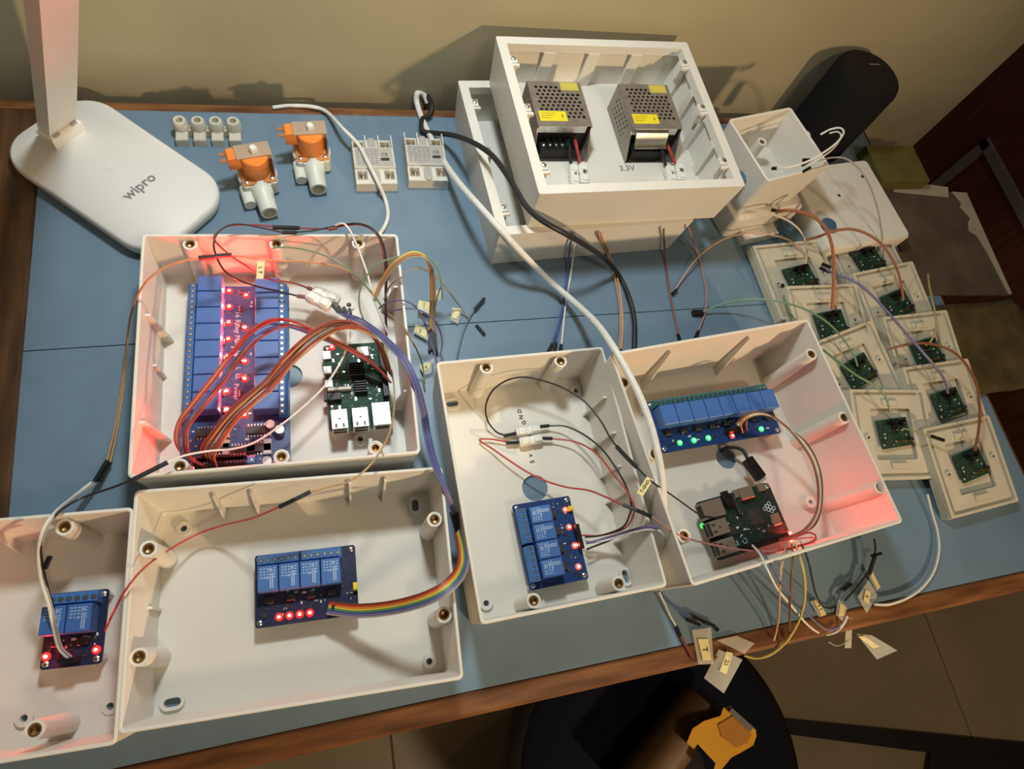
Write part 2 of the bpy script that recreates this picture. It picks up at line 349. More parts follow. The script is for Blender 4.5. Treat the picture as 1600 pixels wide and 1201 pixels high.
p = at(209, 790, BH); q_ = at(171, 1155, BH)
B0 = enclosure('enclosure_box', 'white open box at the lower left edge holding the two-relay board', (p.x - 0.0785, 0.0600), -2.6, 0.150, 0.155, BH, 'white open electronics boxes',
    posts=((101, 823), (54, 1140)), smalls=((37, 1122, 0.006), (172, 1103, 0.004)), ribs=(('B', -0.02, 0.05, 0.009), ('L', 0.01, 0.05, 0.009)))
def on_floor_text(t, s, px, py, z, size, rot, m=ink, bold=0.0002, label=None):
    p = local(t, at(px, py, z)); return text(s, size, 'handwriting', m, t, (p.x, p.y, z), rot - math.degrees(t.rotation_euler.z), bold, label)
for s, x, y, r in (('G', 819, 660, 100), ('N', 814.5, 651.5, 84), ('D', 812, 642, 82)): on_floor_text(B3, s, x, y, 0.0031, 0.0056, r)
for s, x, y, r in (('5', 832, 721, 96), ('v', 829, 711.5, 80)): on_floor_text(B3, s, x, y, 0.0031, 0.0062, r)

# ------------------------------------------------------------------ circuit boards
def led(parent, x, y, z, m, r=0.0014):
    R = r * 2.1  # lens oversized and self-lit to draw the glow halo around the die
    o = MB().lathe([(R, 0), (R, 0.0007), (R * 0.8, 0.0013), (R * 0.4, 0.0016)], n=12).build('led', m[0], parent); o.location = (x, y, z)
    if m[1]: MB().lathe([(r * 0.80, 0.0014), (r * 0.80, 0.0019), (r * 0.35, 0.0022)], n=10).build('led_die', m[1], o)
    return o
_terms = {}
def terminal(parent, n, pitch, dep, hgt, m, loc, rotz):
    key = (n, pitch, m.name)
    mb = MB(); Lw = n * pitch
    mb.loft([[(-Lw / 2, y, z) for y, z in ((-dep / 2, 0), (dep / 2, 0), (dep / 2, hgt * 0.7), (dep * 0.2, hgt), (-dep * 0.4, hgt), (-dep / 2, hgt * 0.8))],
             [(Lw / 2, y, z) for y, z in ((-dep / 2, 0), (dep / 2, 0), (dep / 2, hgt * 0.7), (dep * 0.2, hgt), (-dep * 0.4, hgt), (-dep / 2, hgt * 0.8))]])
    o = mb.build('terminal_block', m, parent); o.location = loc; o.rotation_euler = (0, 0, rotz)
    sc = MB()
    for k in range(n):
        x = -Lw / 2 + pitch * (k + 0.5)
        sc.m = 0; sc.lathe([(pitch * 0.36, hgt + 0.00004), (pitch * 0.36, hgt + 0.0001)], x, -dep * 0.08, 10)
        sc.m = 1; sc.lathe([(pitch * 0.27, hgt + 0.0001), (pitch * 0.25, hgt + 0.0003)], x, -dep * 0.08, 10)
    tag(sc.build('terminal_screws', [darkp, steel], o), kind='stuff')
    return o
def relay_print(o, L, D, h):
    mb = MB(); e = h + 0.00006
    for k in range(4):
        y = D / 2 - 0.003 - k * 0.0022
        for j in range(5):
            x = -L / 2 + 0.002 + j * 0.0024; mb.box(x, x + random.uniform(0.0012, 0.002), y, y + 0.0010, h, e)
    for k in range(2): mb.box(L / 2 - 0.0058 + k * 0.0016, L / 2 - 0.0048 + k * 0.0016, -D / 2 + 0.002, D / 2 - 0.006, h, e)
    mb.add([(L / 2 - 0.005, D / 2 - 0.005, e), (L / 2 - 0.0035, D / 2 - 0.0035, e), (L / 2 - 0.005, D / 2 - 0.002, e), (L / 2 - 0.0065, D / 2 - 0.0035, e)], [(0, 1, 2, 3)])
    mb.add([(-0.001, -0.001, e), (0.001, 0, e), (-0.001, 0.001, e)], [(0, 1, 2)])
    return mb.build('relay_print', printr, o, smooth=False)
def screws(t, pts, z):
    for x, y in pts:
        o = MB().lathe([(0.0022, 0), (0.0022, 0.0008), (0.0012, 0.0014), (0.0004, 0.0014)], n=12).build('mounting_screw', steel, t); o.location = (x, y, z)
def smd(t, zone, n, z, seed=1, mats=None):
    rnd = random.Random(seed); mb = MB()
    for k in range(n):
        x, y = rnd.uniform(zone[0], zone[1]), rnd.uniform(zone[2], zone[3]); w, d = rnd.choice(((0.0022, 0.0012), (0.0012, 0.0022), (0.003, 0.0016), (0.001, 0.001)))
        mb.m = rnd.choice((0, 0, 0, 1, 2)); mb.box(x - w / 2, x + w / 2, y - d / 2, y + d / 2, z, z + rnd.uniform(0.0005, 0.0012))
    return tag(mb.build('small_components', mats or [darkp, printm, steel], t, smooth=False), kind='stuff')
def standoffs(t, pts, z):
    for x, y in pts:
        o = MB().lathe([(0.0028, 0.003), (0.0028, z)], n=6).build('standoff', pvc, t); o.location = (x, y, 0)
def relay_board(name, label, c, rot, n, Wd, Dp, zb, lit, rx0=None, pitch=0.0155, rl=0.0195, term_m=None, term_groups=None, plain=False, ledmat=None, leds=None, group=None, base=pcbblue, elec=0.017, tdep=0.0085, header=None):
    t = thing(name, label, 'circuit board', (c[0], c[1], 0), rot, group)
    holes = [(sx * (Wd / 2 - 0.0035), sy * (Dp / 2 - 0.0035)) for sx in (-1, 1) for sy in (-1, 1)]
    MB().prism(rrect(Wd, Dp, 0.0022, 3), zb, zb + 0.0016).build('board', base, t)
    zt = zb + 0.0016; screws(t, holes, zt); standoffs(t, holes, zb)
    span = n * pitch; rx0 = -span / 2 if rx0 is None else rx0
    ry = Dp / 2 - 0.0015 - tdep - rl / 2 - 0.0008; src = None
    for k in range(n):
        x = rx0 + pitch * (k + 0.5)
        if src is None:
            src = MB().bbox(-pitch / 2 + 0.0004, pitch / 2 - 0.0004, -rl / 2, rl / 2, 0, 0.0152, 0.0006).build('relay', relaym, t); o = src; o.location = (x, ry, zt)
            pr = None if plain else relay_print(o, pitch - 0.001, rl, 0.0152)
        else:
            o = dup_part(src, t, (x, ry, zt))
            if pr: dup_part(pr, o)
    for gx, gn in (term_groups or [(0, 3 * n)]):
        terminal(t, gn, span / (3 * n) * 0.98, tdep, 0.0102, term_m or termm, (gx, Dp / 2 - 0.0012 - tdep / 2, zt), 0)
    ye = ry - rl / 2
    smd(t, (-Wd / 2 + 0.004, Wd / 2 - 0.004, -Dp / 2 + 0.006, ye - 0.001), 14 * n, zt, seed=n)
    for k in range(n):
        x = rx0 + pitch * (k + 0.5)
        o = MB().bbox(-0.0033, 0.0033, -0.0023, 0.0023, 0, 0.0034, 0.0004).build('optocoupler', darkp, t); o.location = (x, ye - 0.0055, zt)
    for x, y, m in (leds or []): led(t, x, y, zt, m)
    if header:
        x0, x1, y0, y1 = header
        MB().box(x0, x1, y0, y1, zt, zt + 0.0085).build('pin_header', blackp, t)
    return t
R4A = relay_board('relay_board', 'blue four-relay board with row of red lights joined to rainbow ribbon', (-0.0315, 0.0645), -2.1, 4, 0.0785, 0.0555, 0.0175, 4, rx0=-0.036, pitch=0.0158,
    term_groups=((-0.0205, 6), (0.0125, 6)), leds=[(-0.0215 + k * 0.0077, -0.0215, ledm) for k in range(4)], group='relay boards', base=pcbdark, header=(0.0185, 0.034, -0.0225, -0.0185))
R4B = relay_board('relay_board', 'blue four-relay board turned sideways beside the 5V marking', (0.1775, 0.0685), 91.4, 4, 0.0755, 0.0555, 0.0145, 4,
    term_groups=((-0.0165, 6), (0.0165, 6)), leds=[(-0.026, -0.0205, ledr2), (-0.0075, -0.0215, ledr2), (-0.0075, -0.0245, ledr2), (0.0095, -0.0205, ledr2), (0.0255, -0.0205, ledr2)], group='relay boards', header=(-0.012, 0.010, -0.0275, -0.024))
o = MB().bbox(-0.0022, 0.0022, -0.0022, 0.0022, 0, 0.005).build('yellow_jumper_cap', yell, R4B); o.location = (0.0255, -0.0255, 0.0161)
o = MB().bbox(-0.0018, 0.0018, -0.003, 0.003, 0, 0.006).build('yellow_jumper_cap', yell, R4A); o.location = (0.0375, -0.006, 0.0191)
R2 = relay_board('relay_board', 'small blue two-relay board with two red lights at the lower left', (-0.195, 0.0605), -4.0, 2, 0.0395, 0.0525, 0.0175, 2, pitch=0.0165, rx0=-0.0185,
    term_groups=((-0.0005, 6),), leds=[(-0.0165, -0.0175, ledr), (0.0155, -0.0165, ledm)], group='relay boards', base=pcbdark, header=(-0.006, 0.006, -0.0235, -0.0205))
R8 = relay_board('relay_board', 'long blue eight-relay board with three green lights and teal terminals', (0.3725, 0.1630), 2.3, 8, 0.1385, 0.0535, 0.0225, 8, pitch=0.0166, rx0=-0.0655, rl=0.0200, term_m=terg, plain=True,
    term_groups=((-0.0005, 24),), leds=[(-0.0475, -0.0195, ledg), (-0.0315, -0.0195, ledg), (-0.0150, -0.0195, ledg), (0.0120, -0.0215, ledr2), (0.0475, -0.0195, ledg)], group='relay boards', tdep=0.0075, header=(0.004, 0.024, -0.019, -0.0145))
# sixteen-relay board
zb = 0.0145; zt = zb + 0.0016
R16 = thing('relay_board', 'large blue sixteen-relay board with a column of bright red lights', 'circuit board', (-0.0775, 0.2555, 0), -2.9, 'relay boards')
W16, D16 = 0.0875, 0.180
MB().prism(rrect(W16, D16, 0.002, 2), zb, zt).build('board', pcbblue, R16)
standoffs(R16, [(sx * 0.039, sy * 0.085) for sx in (-1, 1) for sy in (-1, 1)], zb)
src = None; py = 0.0164; y00 = D16 / 2 + 0.001
for s in (-1, 1):
    for k in range(8):
        loc = (s * 0.0232 + (0.0 if s < 0 else 0.0025), y00 - py * (k + 0.5) + (0.002 if s < 0 else 0.0), zt)
        if src is None: src = MB().bbox(-0.0103, 0.0103, -py / 2 + 0.0004, py / 2 - 0.0004, 0, 0.0152, 0.0006).build('relay', relaym, R16); src.location = loc
        else: dup_part(src, R16, loc)
    for g in range(4):
        terminal(R16, 6, 0.00545, 0.0080, 0.0102, termm, (s * 0.0388, y00 - 0.0035 - 0.0328 * (g + 0.5), zt), -s * PI / 2)
def b16(px, py_, z=zt): return local(R16, at(px, py_, z))
for x, y in ((358.5, 455), (358.5, 479.5), (357.8, 504), (357, 530), (356, 557), (355.5, 583), (354.8, 611), (354.8, 640), (384.8, 462), (383, 512.5), (383, 564.5), (382.5, 592), (382.5, 648.5)):
    q = b16(x, y); led(R16, q.x, q.y, zt, ledr, 0.0015)
q = b16(304, 733, zt + 0.002); led(R16, q.x, q.y, zt, (MATS['red_led'], mat('strong_red_led_die', (0.9, 0.1, 0.06), 0.3, emit=(1.0, 0.05, 0.035), es=3600)), 0.0017)
for k in range(16):
    q = b16(349 if k < 8 else 377, 456 + (k % 8) * 26.5); o = MB().bbox(-0.0016, 0.0016, -0.003, 0.003, 0, 0.0025).build('transistor', darkp, R16); o.location = (q.x, q.y, zt)
text('16 Relay Module', 0.0066, 'board_print', printm, R16, (b16(371, 520).x, b16(371, 520).y, zt + 0.00005), -90)
text('L  LL', 0.006, 'board_print', printm, R16, (b16(372, 583).x, b16(372, 583).y, zt + 0.00005), -90)
text('Power', 0.006, 'board_print', printm, R16, (b16(369, 612).x, b16(369, 612).y, zt + 0.00005), -90)
for cx_, cy_ in ((327, 676), (405, 672), (380, 703), (405, 700), (340, 700)):
    q = b16(cx_, cy_); o = MB().bbox(-0.010, 0.010, -0.0035, 0.0035, 0, 0.003, 0.0004).build('chip', darkp, R16); o.location = (q.x, q.y, zt)
    mb = MB()
    for k in range(8):
        for s in (-1, 1): mb.box(-0.0092 + k * 0.0026, -0.0082 + k * 0.0026, s * 0.0047 - 0.0012, s * 0.0047 + 0.0012, 0.0004, 0.0009)
    tag(mb.build('chip_pins', steel, o, smooth=False), kind='stuff')
for cx_, cy_, r in ((424, 667, 0.0042), (438, 675, 0.0042), (419, 724, 0.0042)):
    q = b16(cx_, cy_); o = MB().lathe([(r, 0), (r, 0.008), (r * 0.9, 0.0086)], n=16).build('capacitor', steel, R16); o.location = (q.x, q.y, zt)
for cx_, cy_ in ((354, 678), (354, 695), (354, 708)):
    q = b16(cx_, cy_); o = MB().bbox(-0.003, 0.003, -0.004, 0.004, 0, 0.003).build('component', labelg, R16); o.location = (q.x, q.y, zt)
q = b16(418, 698); o = MB().bbox(-0.0035, 0.0035, -0.007, 0.007, 0, 0.003).build('regulator', printm, R16); o.location = (q.x, q.y, zt)
q = b16(391, 722); terminal(R16, 2, 0.005, 0.008, 0.010, termm, (q.x, q.y, zt), 0)
q = b16(337, 728); o = MB().bbox(-0.018, 0.024, -0.006, 0.006, 0, 0.0085, 0.0006).build('pin_header', blackp, R16); o.location = (q.x + 0.003, q.y, zt)
mb = MB()
for k in range(16):
    for s in (-1, 1): mb.bbox(-0.017 + k * 0.00254, -0.0148 + k * 0.00254, s * 0.0027 - 0.0011, s * 0.0027 + 0.0011, 0.0085, 0.020, 0.0003)
tag(mb.build('jumper_housings', mat('dark_maroon_plastic', (0.06, 0.012, 0.014), 0.4), o, smooth=False), kind='stuff')
smd(R16, (-0.038, 0.038, -0.084, -0.046), 70, zt, 16)
smd(R16, (-0.010, 0.012, -0.04, 0.085), 40, zt, 17)

def raspberry(label, c, rot, zb, eth_far, led_local):
    t = thing('single_board_computer', label, 'circuit board', (c[0], c[1], 0), rot, 'small green computers')
    silver_ = silver if eth_far else mat('brownish_shield', (0.30, 0.245, 0.19), 0.42, 0.5, scale=150); pcb_ = pcbgreen if eth_far else mat('dark_green_board', (0.012, 0.032, 0.024), 0.4, scale=450, var=0.5)
    zt = zb + 0.0014; X, Y = lambda v: v - 0.0425, lambda v: v - 0.028
    MB().prism(rrect(0.085, 0.056, 0.003, 4), zb, zt).build('board', pcb_, t)
    standoffs(t, [(X(0.0035), Y(0.0035)), (X(0.0615), Y(0.0035)), (X(0.0035), Y(0.0525)), (X(0.0615), Y(0.0525))], zb)
    screws(t, [(X(0.0035), Y(0.0035)), (X(0.0615), Y(0.0035))], zt)
    def comp(name, x0, x1, y0, y1, h, m, c=0.0005):
        o = MB().bbox(-(x1 - x0) / 2, (x1 - x0) / 2, -(y1 - y0) / 2, (y1 - y0) / 2, 0, h, c).build(name, m, t); o.location = (X((x0 + x1) / 2), Y((y0 + y1) / 2), zt); return o
    ys = (0.009, 0.027, 0.0455) if eth_far else (0.0455 + 0.0005, 0.028, 0.0105)
    for y in ys[:2]:
        o = comp('usb_port', 0.070, 0.088, y - 0.0070, y + 0.0070, 0.0155, silver_)
        mb = MB()
        for k in (-0.0032, 0.0032): mb.box(0.004, 0.008, k - 0.0010, k + 0.0010, 0.0155, 0.01558)
        mb.box(-0.001, 0.001, -0.001, 0.001, 0.0155, 0.01558); mb.build('spring_slots', darkp, o, smooth=False)
        mb = MB()
        for z in (0.0022, 0.0090): mb.box(0.009, 0.00906, -0.0058, 0.0058, z, z + 0.0052)
        mb.build('usb_opening', blackp, o, smooth=False)
    o = comp('ethernet_port', 0.066, 0.0875, ys[2] - 0.008, ys[2] + 0.008, 0.0135, silver_)
    MB().box(0.01075, 0.01081, -0.006, 0.006, 0.002, 0.011).build('ethernet_opening', blackp, o, smooth=False)
    comp('usb_power_port', 0.0068, 0.0152, -0.001, 0.0065, 0.003, silver_)
    for x in (0.026, 0.0395): comp('hdmi_port', x - 0.0038, x + 0.0038, -0.0015, 0.0062, 0.0032, silver_)
    if not eth_far: comp('hdmi_port', 0.024, 0.039, -0.0015, 0.0100, 0.006, silver_)
    comp('audio_jack', 0.050, 0.0572, 0.0, 0.0125, 0.006, blackp)
    MB().bar((X(0.0537), Y(0.0), zt + 0.003), (X(0.0537), Y(-0.0028), zt + 0.003), 0.006, 0.005).build('jack_barrel', blackp, t)
    o = comp('main_chip', 0.022, 0.037, 0.020, 0.035, 0.0012, darkp)
    if eth_far:
        h = comp('heat_sink', 0.0225, 0.0365, 0.0215, 0.0355, 0.004, blackp); mb = MB()
        for k in range(6): mb.box(-0.0065 + k * 0.0024, -0.0055 + k * 0.0024, -0.0065, 0.0065, 0.004, 0.009)
        mb.build('heat_sink_fins', blackp, h, smooth=False)
        h = comp('heat_sink', 0.0405, 0.052, 0.0245, 0.036, 0.003, blackp); mb = MB()
        for k in range(5): mb.box(-0.0052 + k * 0.0024, -0.0042 + k * 0.0024, -0.0055, 0.0055, 0.003, 0.007)
        mb.build('heat_sink_fins', blackp, h, smooth=False)
    else:
        comp('network_chip', 0.054, 0.062, 0.030, 0.038, 0.0012, darkp)
        mb = MB()
        for k, (x, y) in enumerate(((0, 0), (0.0026, 0.0015), (0.0026, -0.0015), (0.0052, 0), (0.0052, 0.003), (0.0052, -0.003), (0.0078, 0.0015))):
            c_ = local(t, at(1194, 795, zt)); rx_, ry_ = c_.x - x * 1.25, c_.y + y * 1.25
            mb.plate(circle(rx_, ry_, 0.0021, 8), [circle(rx_, ry_, 0.0014, 8)], zt + 0.0012, zt + 0.00128)
        mb.build('raspberry_print', printm, t, smooth=False)
        text('CE', 0.0055, 'board_print', printm, t, (X(0.060), Y(0.046), zt + 0.00005), 180); MB().plate(circle(X(0.050), Y(0.046), 0.0026, 14), [circle(X(0.050), Y(0.046), 0.0020, 14)], zt, zt + 0.00006).build('board_print', printm, t)
    comp('ram_chip', 0.0385 + (0.0 if not eth_far else 0.0), 0.050, 0.0075 + 0.012, 0.021 + 0.0, 0.001, darkp)
    comp('ribbon_connector', 0.0445, 0.0475, 0.001, 0.022, 0.005, grayp if eth_far else darkp)
    comp('wireless_shield', 0.004, 0.014, 0.030, 0.041, 0.0016, silver_)
    comp('pin_header', 0.0075, 0.0585, 0.0498, 0.0548, 0.0085, blackp, 0.0003)
    tag(smd(t, (X(0.006), X(0.064), Y(0.008), Y(0.047)), 110, zt, 5 + int(eth_far)), kind='stuff')
    for x, y, m in led_local: led(t, X(x), Y(y), zt, m, 0.0013)
    return t
q = at(559, 601, 0.017)
PI1 = raspberry('green single-board computer in the square box with white sockets and a red light', (q.x, q.y), -90.3, 0.0145, True, [(0.0025, 0.008, ledm)])
PI2 = raspberry('dark green single-board computer at the front of the pink-lit box', (0.3700, 0.0585), 186.1, 0.0225, False, [(0.0012, 0.0515, ledp), (0.0868, 0.0222, ledg)])

# ------------------------------------------------------------------ desk lamp
lp = thing('desk_lamp', 'white folding desk lamp with rounded base on the far left corner', 'lamp', (-0.180, 0.479, 0.0008), -43.0)
bw, bd = 0.186, 0.110
mb = MB(); q = lambda ins, z: [(x, y, z) for x, y in rrect(bw - 2 * ins, bd - 2 * ins, 0.034 - ins, 8)]
mb.loft([q(0.005, 0), q(0.0015, 0.003), q(0, 0.010), q(0.0006, 0.0150), q(0.003, 0.0172)]); mb.build('base', lampw, lp, ang=50)
hx = local(lp, at(97, 203, 0.022)); HX = hx.x
MB().bbox(HX - 0.009, HX + 0.011, -0.017, 0.017, 0.017, 0.030, 0.002).build('hinge_block', lampw, lp)
mb = MB()
for s in (-1, 1): mb.box(HX + 0.006, HX + 0.0112, s * 0.010 - 0.0035, s * 0.010 + 0.0035, 0.0301, 0.0304)
mb.build('hinge_slots', labelg, lp, smooth=False)
MB().lathe([(0.004, 0.0172), (0.004, 0.0176), (0.0032, 0.0177)], local(lp, at(174, 260, 0.018)).x, 0.0, 20).build('touch_button', lampw, lp)
text('wipro', 0.0150, 'lamp_brand_print', inkg, lp, (local(lp, at(221, 289, 0.018)).x, 0.0, 0.0174), 90, 0.0003)
SL = 0.25; lean = math.radians(26)
mb = MB(); dx, dz = math.sin(lean), math.cos(lean)
def stem_ring(l, w, th):
    c = (HX - 0.002 + dx * l, 0, 0.026 + dz * l)
    return [(c[0] + a * dz, b, c[2] - a * dx) for a, b in ((-th / 2, -w / 2), (th / 2, -w / 2), (th / 2, w / 2), (-th / 2, w / 2))]
mb.loft([stem_ring(0.0, 0.030, 0.010), stem_ring(0.006, 0.031, 0.013), stem_ring(SL, 0.033, 0.013)]); mb.build('stem', lampw, lp)
hc = stem_ring(SL, 0, 0)[0]; HL = 0.235; up = PI / 2 - lean
tf = Matrix.Translation((hc[0], 0, hc[2])) @ Matrix.Rotation(-up, 4, 'Y')
mb = MB(); mb.tf = tf; mb.loft([[(x, y, z) for x, y in rrect(HL, 0.036, 0.008, 4, HL / 2 - 0.01)] for z in (-0.006, 0.006)]); mb.build('head', lampw, lp)
mb = MB(); mb.tf = tf; mb.loft([[(x, y, z) for x, y in rrect(HL - 0.02, 0.024, 0.004, 3, HL / 2 - 0.01)] for z in (-0.0068, -0.0061)]); mb.build('led_panel', ledpanel, lp)

# ------------------------------------------------------------------ small parts at the back of the table
ts = thing('terminal_strip', 'row of four yellowed nylon screw terminals behind the orange coil', 'terminal strip', at(329, 216, 0.0)); ts.scale = (1.15, 1.15, 1.15)
for k in range(4):
    x = -0.0225 + k * 0.0148
    o = MB().lathe([(0.0060, 0.0), (0.0066, 0.008), (0.0062, 0.016), (0.0050, 0.018), (0.0030, 0.018), (0.0028, 0.012)], n=12).build('screw_barrel', nylon2, ts); o.location = (x, 0.004, 0)
    MB().bbox(x - 0.0052, x + 0.0052, -0.010, 0.0, 0, 0.009, 0.001).build('wire_sleeve', nylon2, ts)
    if k < 3: MB().box(x + 0.004, x + 0.011, 0.001, 0.007, 0.001, 0.008).build('web', nylon2, ts)
def valve(label, c, rot):
    t = thing('solenoid_valve', label, 'valve', (c[0], c[1], 0), rot, 'orange solenoid valves')
    MB().lathe([(0.014, 0.001), (0.0185, 0.003), (0.0195, 0.010), (0.0195, 0.017), (0.0175, 0.0185)], n=24).build('valve_body', natural, t)
    mb = MB()
    for a in (45, 135, 225, 315): mb.lathe([(0.004, 0.004), (0.004, 0.019)], 0.0165 * math.cos(math.radians(a)) * 1.15, 0.0165 * math.sin(math.radians(a)) * 1.15, 10)
    mb.build('flange_lugs', natural, t)
    MB().bbox(-0.0165, 0.0165, -0.0155, 0.0165, 0.0190, 0.0210, 0.0005).build('coil_plate', mat('orange_plate', (0.62, 0.28, 0.10), 0.4, 0.2), t)
    MB().lathe([(0.0128, 0.021), (0.0132, 0.024), (0.0132, 0.043), (0.0120, 0.0445)], n=28).build('coil', orange, t)
    MB().bbox(-0.0165, 0.0170, -0.004, 0.013, 0.0447, 0.0462, 0.0004).build('bracket_top', mat('dull_plate', (0.42, 0.31, 0.22), 0.5, 0.2), t)
    MB().box(0.0155, 0.0170, -0.010, 0.012, 0.021, 0.0447).build('bracket_side', steel, t)
    MB().lathe([(0.0042, 0.0462), (0.0042, 0.0505), (0.0030, 0.052)], 0.001, 0.003, 6).build('hex_nut', mat('white_nut', (0.7, 0.72, 0.7), 0.4), t)
    MB().bbox(-0.0245, -0.0115, -0.002, 0.012, 0.030, 0.0455, 0.001).build('connector_block', orange, t)
    for y in (0.0, 0.008): MB().box(-0.0310, -0.0240, y - 0.0022, y + 0.0022, 0.0415, 0.0425).build('spade_tab', mat('copper_tab', (0.55, 0.26, 0.14), 0.35, 0.6), t)
    for x, y in ((-0.0125, -0.0120), (0.0125, -0.0118), (-0.0125, 0.0125), (0.0125, 0.0125)):
        o = MB().lathe([(0.0024, 0.021), (0.0024, 0.0222), (0.0012, 0.0228)], n=10).build('flange_screw', steel, t); o.location = (x, y, 0)
    mb = MB(); n = 20; prof = [(-0.012, 0.0105), (-0.024, 0.0105), (-0.026, 0.0092), (-0.044, 0.0088), (-0.0455, 0.0085), (-0.0455, 0.0062), (-0.030, 0.0058)]
    mb.loft([[(r * math.cos(2 * PI * k / n), y, 0.0110 + r * math.sin(2 * PI * k / n)) for k in range(n)] for y, r in prof][::-1]); mb.build('outlet_tube', natural, t)
    mb = MB(); mb.loft([[(0.006 * math.cos(2 * PI * k / 14) - 0.015, y, 0.008 + 0.006 * math.sin(2 * PI * k / 14)) for k in range(14)] for y in (-0.030, -0.008)]); mb.build('inlet_stub', natural, t)
    return t
p = at(403, 278, 0.010); valve('orange solenoid valve with white outlet, nearer the desk lamp', (p.x, p.y), 12)
p = at(487, 243, 0.010); valve('orange solenoid valve with white outlet, nearer the grey relays', (p.x, p.y), 5)
def ssr(label, c, rot, scr):
    t = thing('solid_state_relay', label, 'relay', (c[0], c[1], 0), rot, 'grey solid state relays')
    MB().bbox(-0.0222, 0.0222, -0.031, 0.031, 0, 0.004, 0.0004).build('metal_base', steel, t)
    body = MB(); pr = [(-0.0305, 0.004), (-0.0305, 0.0150), (-0.013, 0.0165), (-0.0125, 0.0195), (0.0140, 0.0195), (0.0145, 0.0130), (0.0305, 0.0120), (0.0305, 0.004)]
    body.loft([[(-0.0215, y, z) for y, z in pr], [(0.0215, y, z) for y, z in pr]]); body.build('cover', grayp, t, ang=20)
    for x in (-0.0210, -0.0070, 0.0070, 0.0210): MB().box(x - 0.0006, x + 0.0006, 0.0146, 0.0305, 0.012, 0.0200).build('divider_wall', grayp, t)
    MB().box(-0.0198, 0.0198, -0.0112, 0.0130, 0.0196, 0.01975).build('rating_label', labelg, t)
    mb = MB()
    for k in range(7):
        y = 0.0105 - k * 0.003
        for j in range(5): x = -0.018 + j * 0.0048; mb.box(x, x + random.uniform(0.002, 0.0042), y, y + 0.0011, 0.01975, 0.01982)
    mb.build('label_print', inkg, t, smooth=False); text('CE', 0.006, 'label_print', ink, t, (0.0115, 0.004, 0.0199), 0)
    MB().bbox(0.007, 0.016, -0.004, 0.000, 0.01975, 0.0199, 0.0001).build('label_print', ink, t)
    for x, y, z in ((-0.0142, 0.0215, 0.0125), (0.0142, 0.0215, 0.0125), (-0.0142, -0.0200, 0.0158), (0.0142, -0.0200, 0.0158)):
        MB().box(x - 0.0052, x + 0.0052, y - 0.0055, y + 0.0055, z - 0.001, z + 0.0007).build('terminal_plate', steel, t)
        o = MB().lathe([(0.0036, 0), (0.0036, 0.0018), (0.0028, 0.0026), (0.0008, 0.0024)], n=14).build('terminal_screw', steel, t); o.location = (x, y, z + 0.0006)
    MB().prism(slot2d(0, -0.0215, 0.010, 0.0043, PI / 2), 0.0160, 0.0166).build('mounting_slot', labelg, t); MB().prism(slot2d(0, 0.0240, 0.010, 0.0043, PI / 2), 0.0122, 0.0128).build('mounting_slot', labelg, t)
    return t
ssr('grey solid state relay with the thin white cable lying across it', (0.067, 0.4945), 0.5, 0)
ssr('grey solid state relay next to the stacked white boxes', (0.1235, 0.4985), -1.0, 1)

# ------------------------------------------------------------------ power supply boxes
def deep_box(name, label, c, rot, w, d, h, z0, group, wall=0.010):
    t = thing(name, label, 'box', (c[0], c[1], z0), rot, group)
    q = lambda ins, z, dr: [(x, y, z) for x, y in rrect(w - 2 * ins - 2 * dr, d - 2 * ins - 2 * dr, max(0.0008, 0.002 - ins * 0.2), 2)]
    mb = MB(); mb.loft([q(0, 0, 0.003), q(0, h, 0), q(wall, h, 0), q(wall, h - 0.010, 0), q(0.003, h - 0.0105, 0.0008), q(0.003, 0.003, 0.0036)], False, False)
    hl = [[(x - 0.004, y - 0.006), (x + 0.004, y - 0.006), (x + 0.004, y + 0.006), (x - 0.004, y + 0.006)] for x, y in ((w / 2 - 0.014, -d / 2 + 0.040), (w / 2 - 0.014, -d / 2 + 0.016))]
    mb.plate([(x, y) for x, y, z in q(0, 0, 0.003)], hl, 0, 0.003); mb.build('shell', pvc, t, ang=25)
    for k, x in enumerate((-0.052, 0.0, 0.052)):
        MB().box(x - 0.0065, x + 0.0065, d / 2 - 0.0105, d / 2 - 0.0030, 0.003, h - 0.010).build('rib', pvc, t)
    for k in range(5):
        y = -d / 2 + 0.028 + k * 0.036
        MB().box(w / 2 - 0.0105, w / 2 - 0.003, y - 0.005, y + 0.005, 0.003, h - 0.010).build('rib', pvc, t)
        MB().box(-w / 2 + 0.003, -w / 2 + 0.0100, y - 0.005, y + 0.005, 0.003, h - 0.010).build('rib', pvc, t)
    for s in (-1, 1):
        for y in (-d / 2 + 0.034, 0.006, d / 2 - 0.030):
            o = MB().bbox(-0.004, 0.004, -0.005, 0.005, -0.020, -0.0012, 0.0006).build('screw_lug', pvc, t); o.location = (s * (w / 2 - wall - 0.003), y, h)
            MB().lathe([(0.0026, -0.0012), (0.0026, 0.0006), (0.0014, 0.0012), (0.0005, 0.0010)], n=10).build('screw', steel, o)
            MB().bbox(-0.0050, 0.0050, -0.0095, -0.0065, -0.004, -0.0004, 0.0005).build('snap_tooth', pvc, o)
    return t
LB = deep_box('junction_box', 'lower white open box under the one with two power supplies', (0.2815, 0.4735), 3.0, 0.2235, 0.203, 0.0570, 0.0, 'stacked white junction boxes')
UB = deep_box('junction_box', 'upper white open box holding two metal power supplies, marked 3.3V', (0.3125, 0.4750), 1.9, 0.2255, 0.2000, 0.0570, 0.0572, 'stacked white junction boxes')
MB().bbox(-0.092, -0.078, -0.1003, -0.0985, 0.047, 0.052, 0.0003).build('latch', pvc2, LB)
FZ = 0.0603
on = lambda px, py, z=0.0603: local(UB, at(px, py, z))
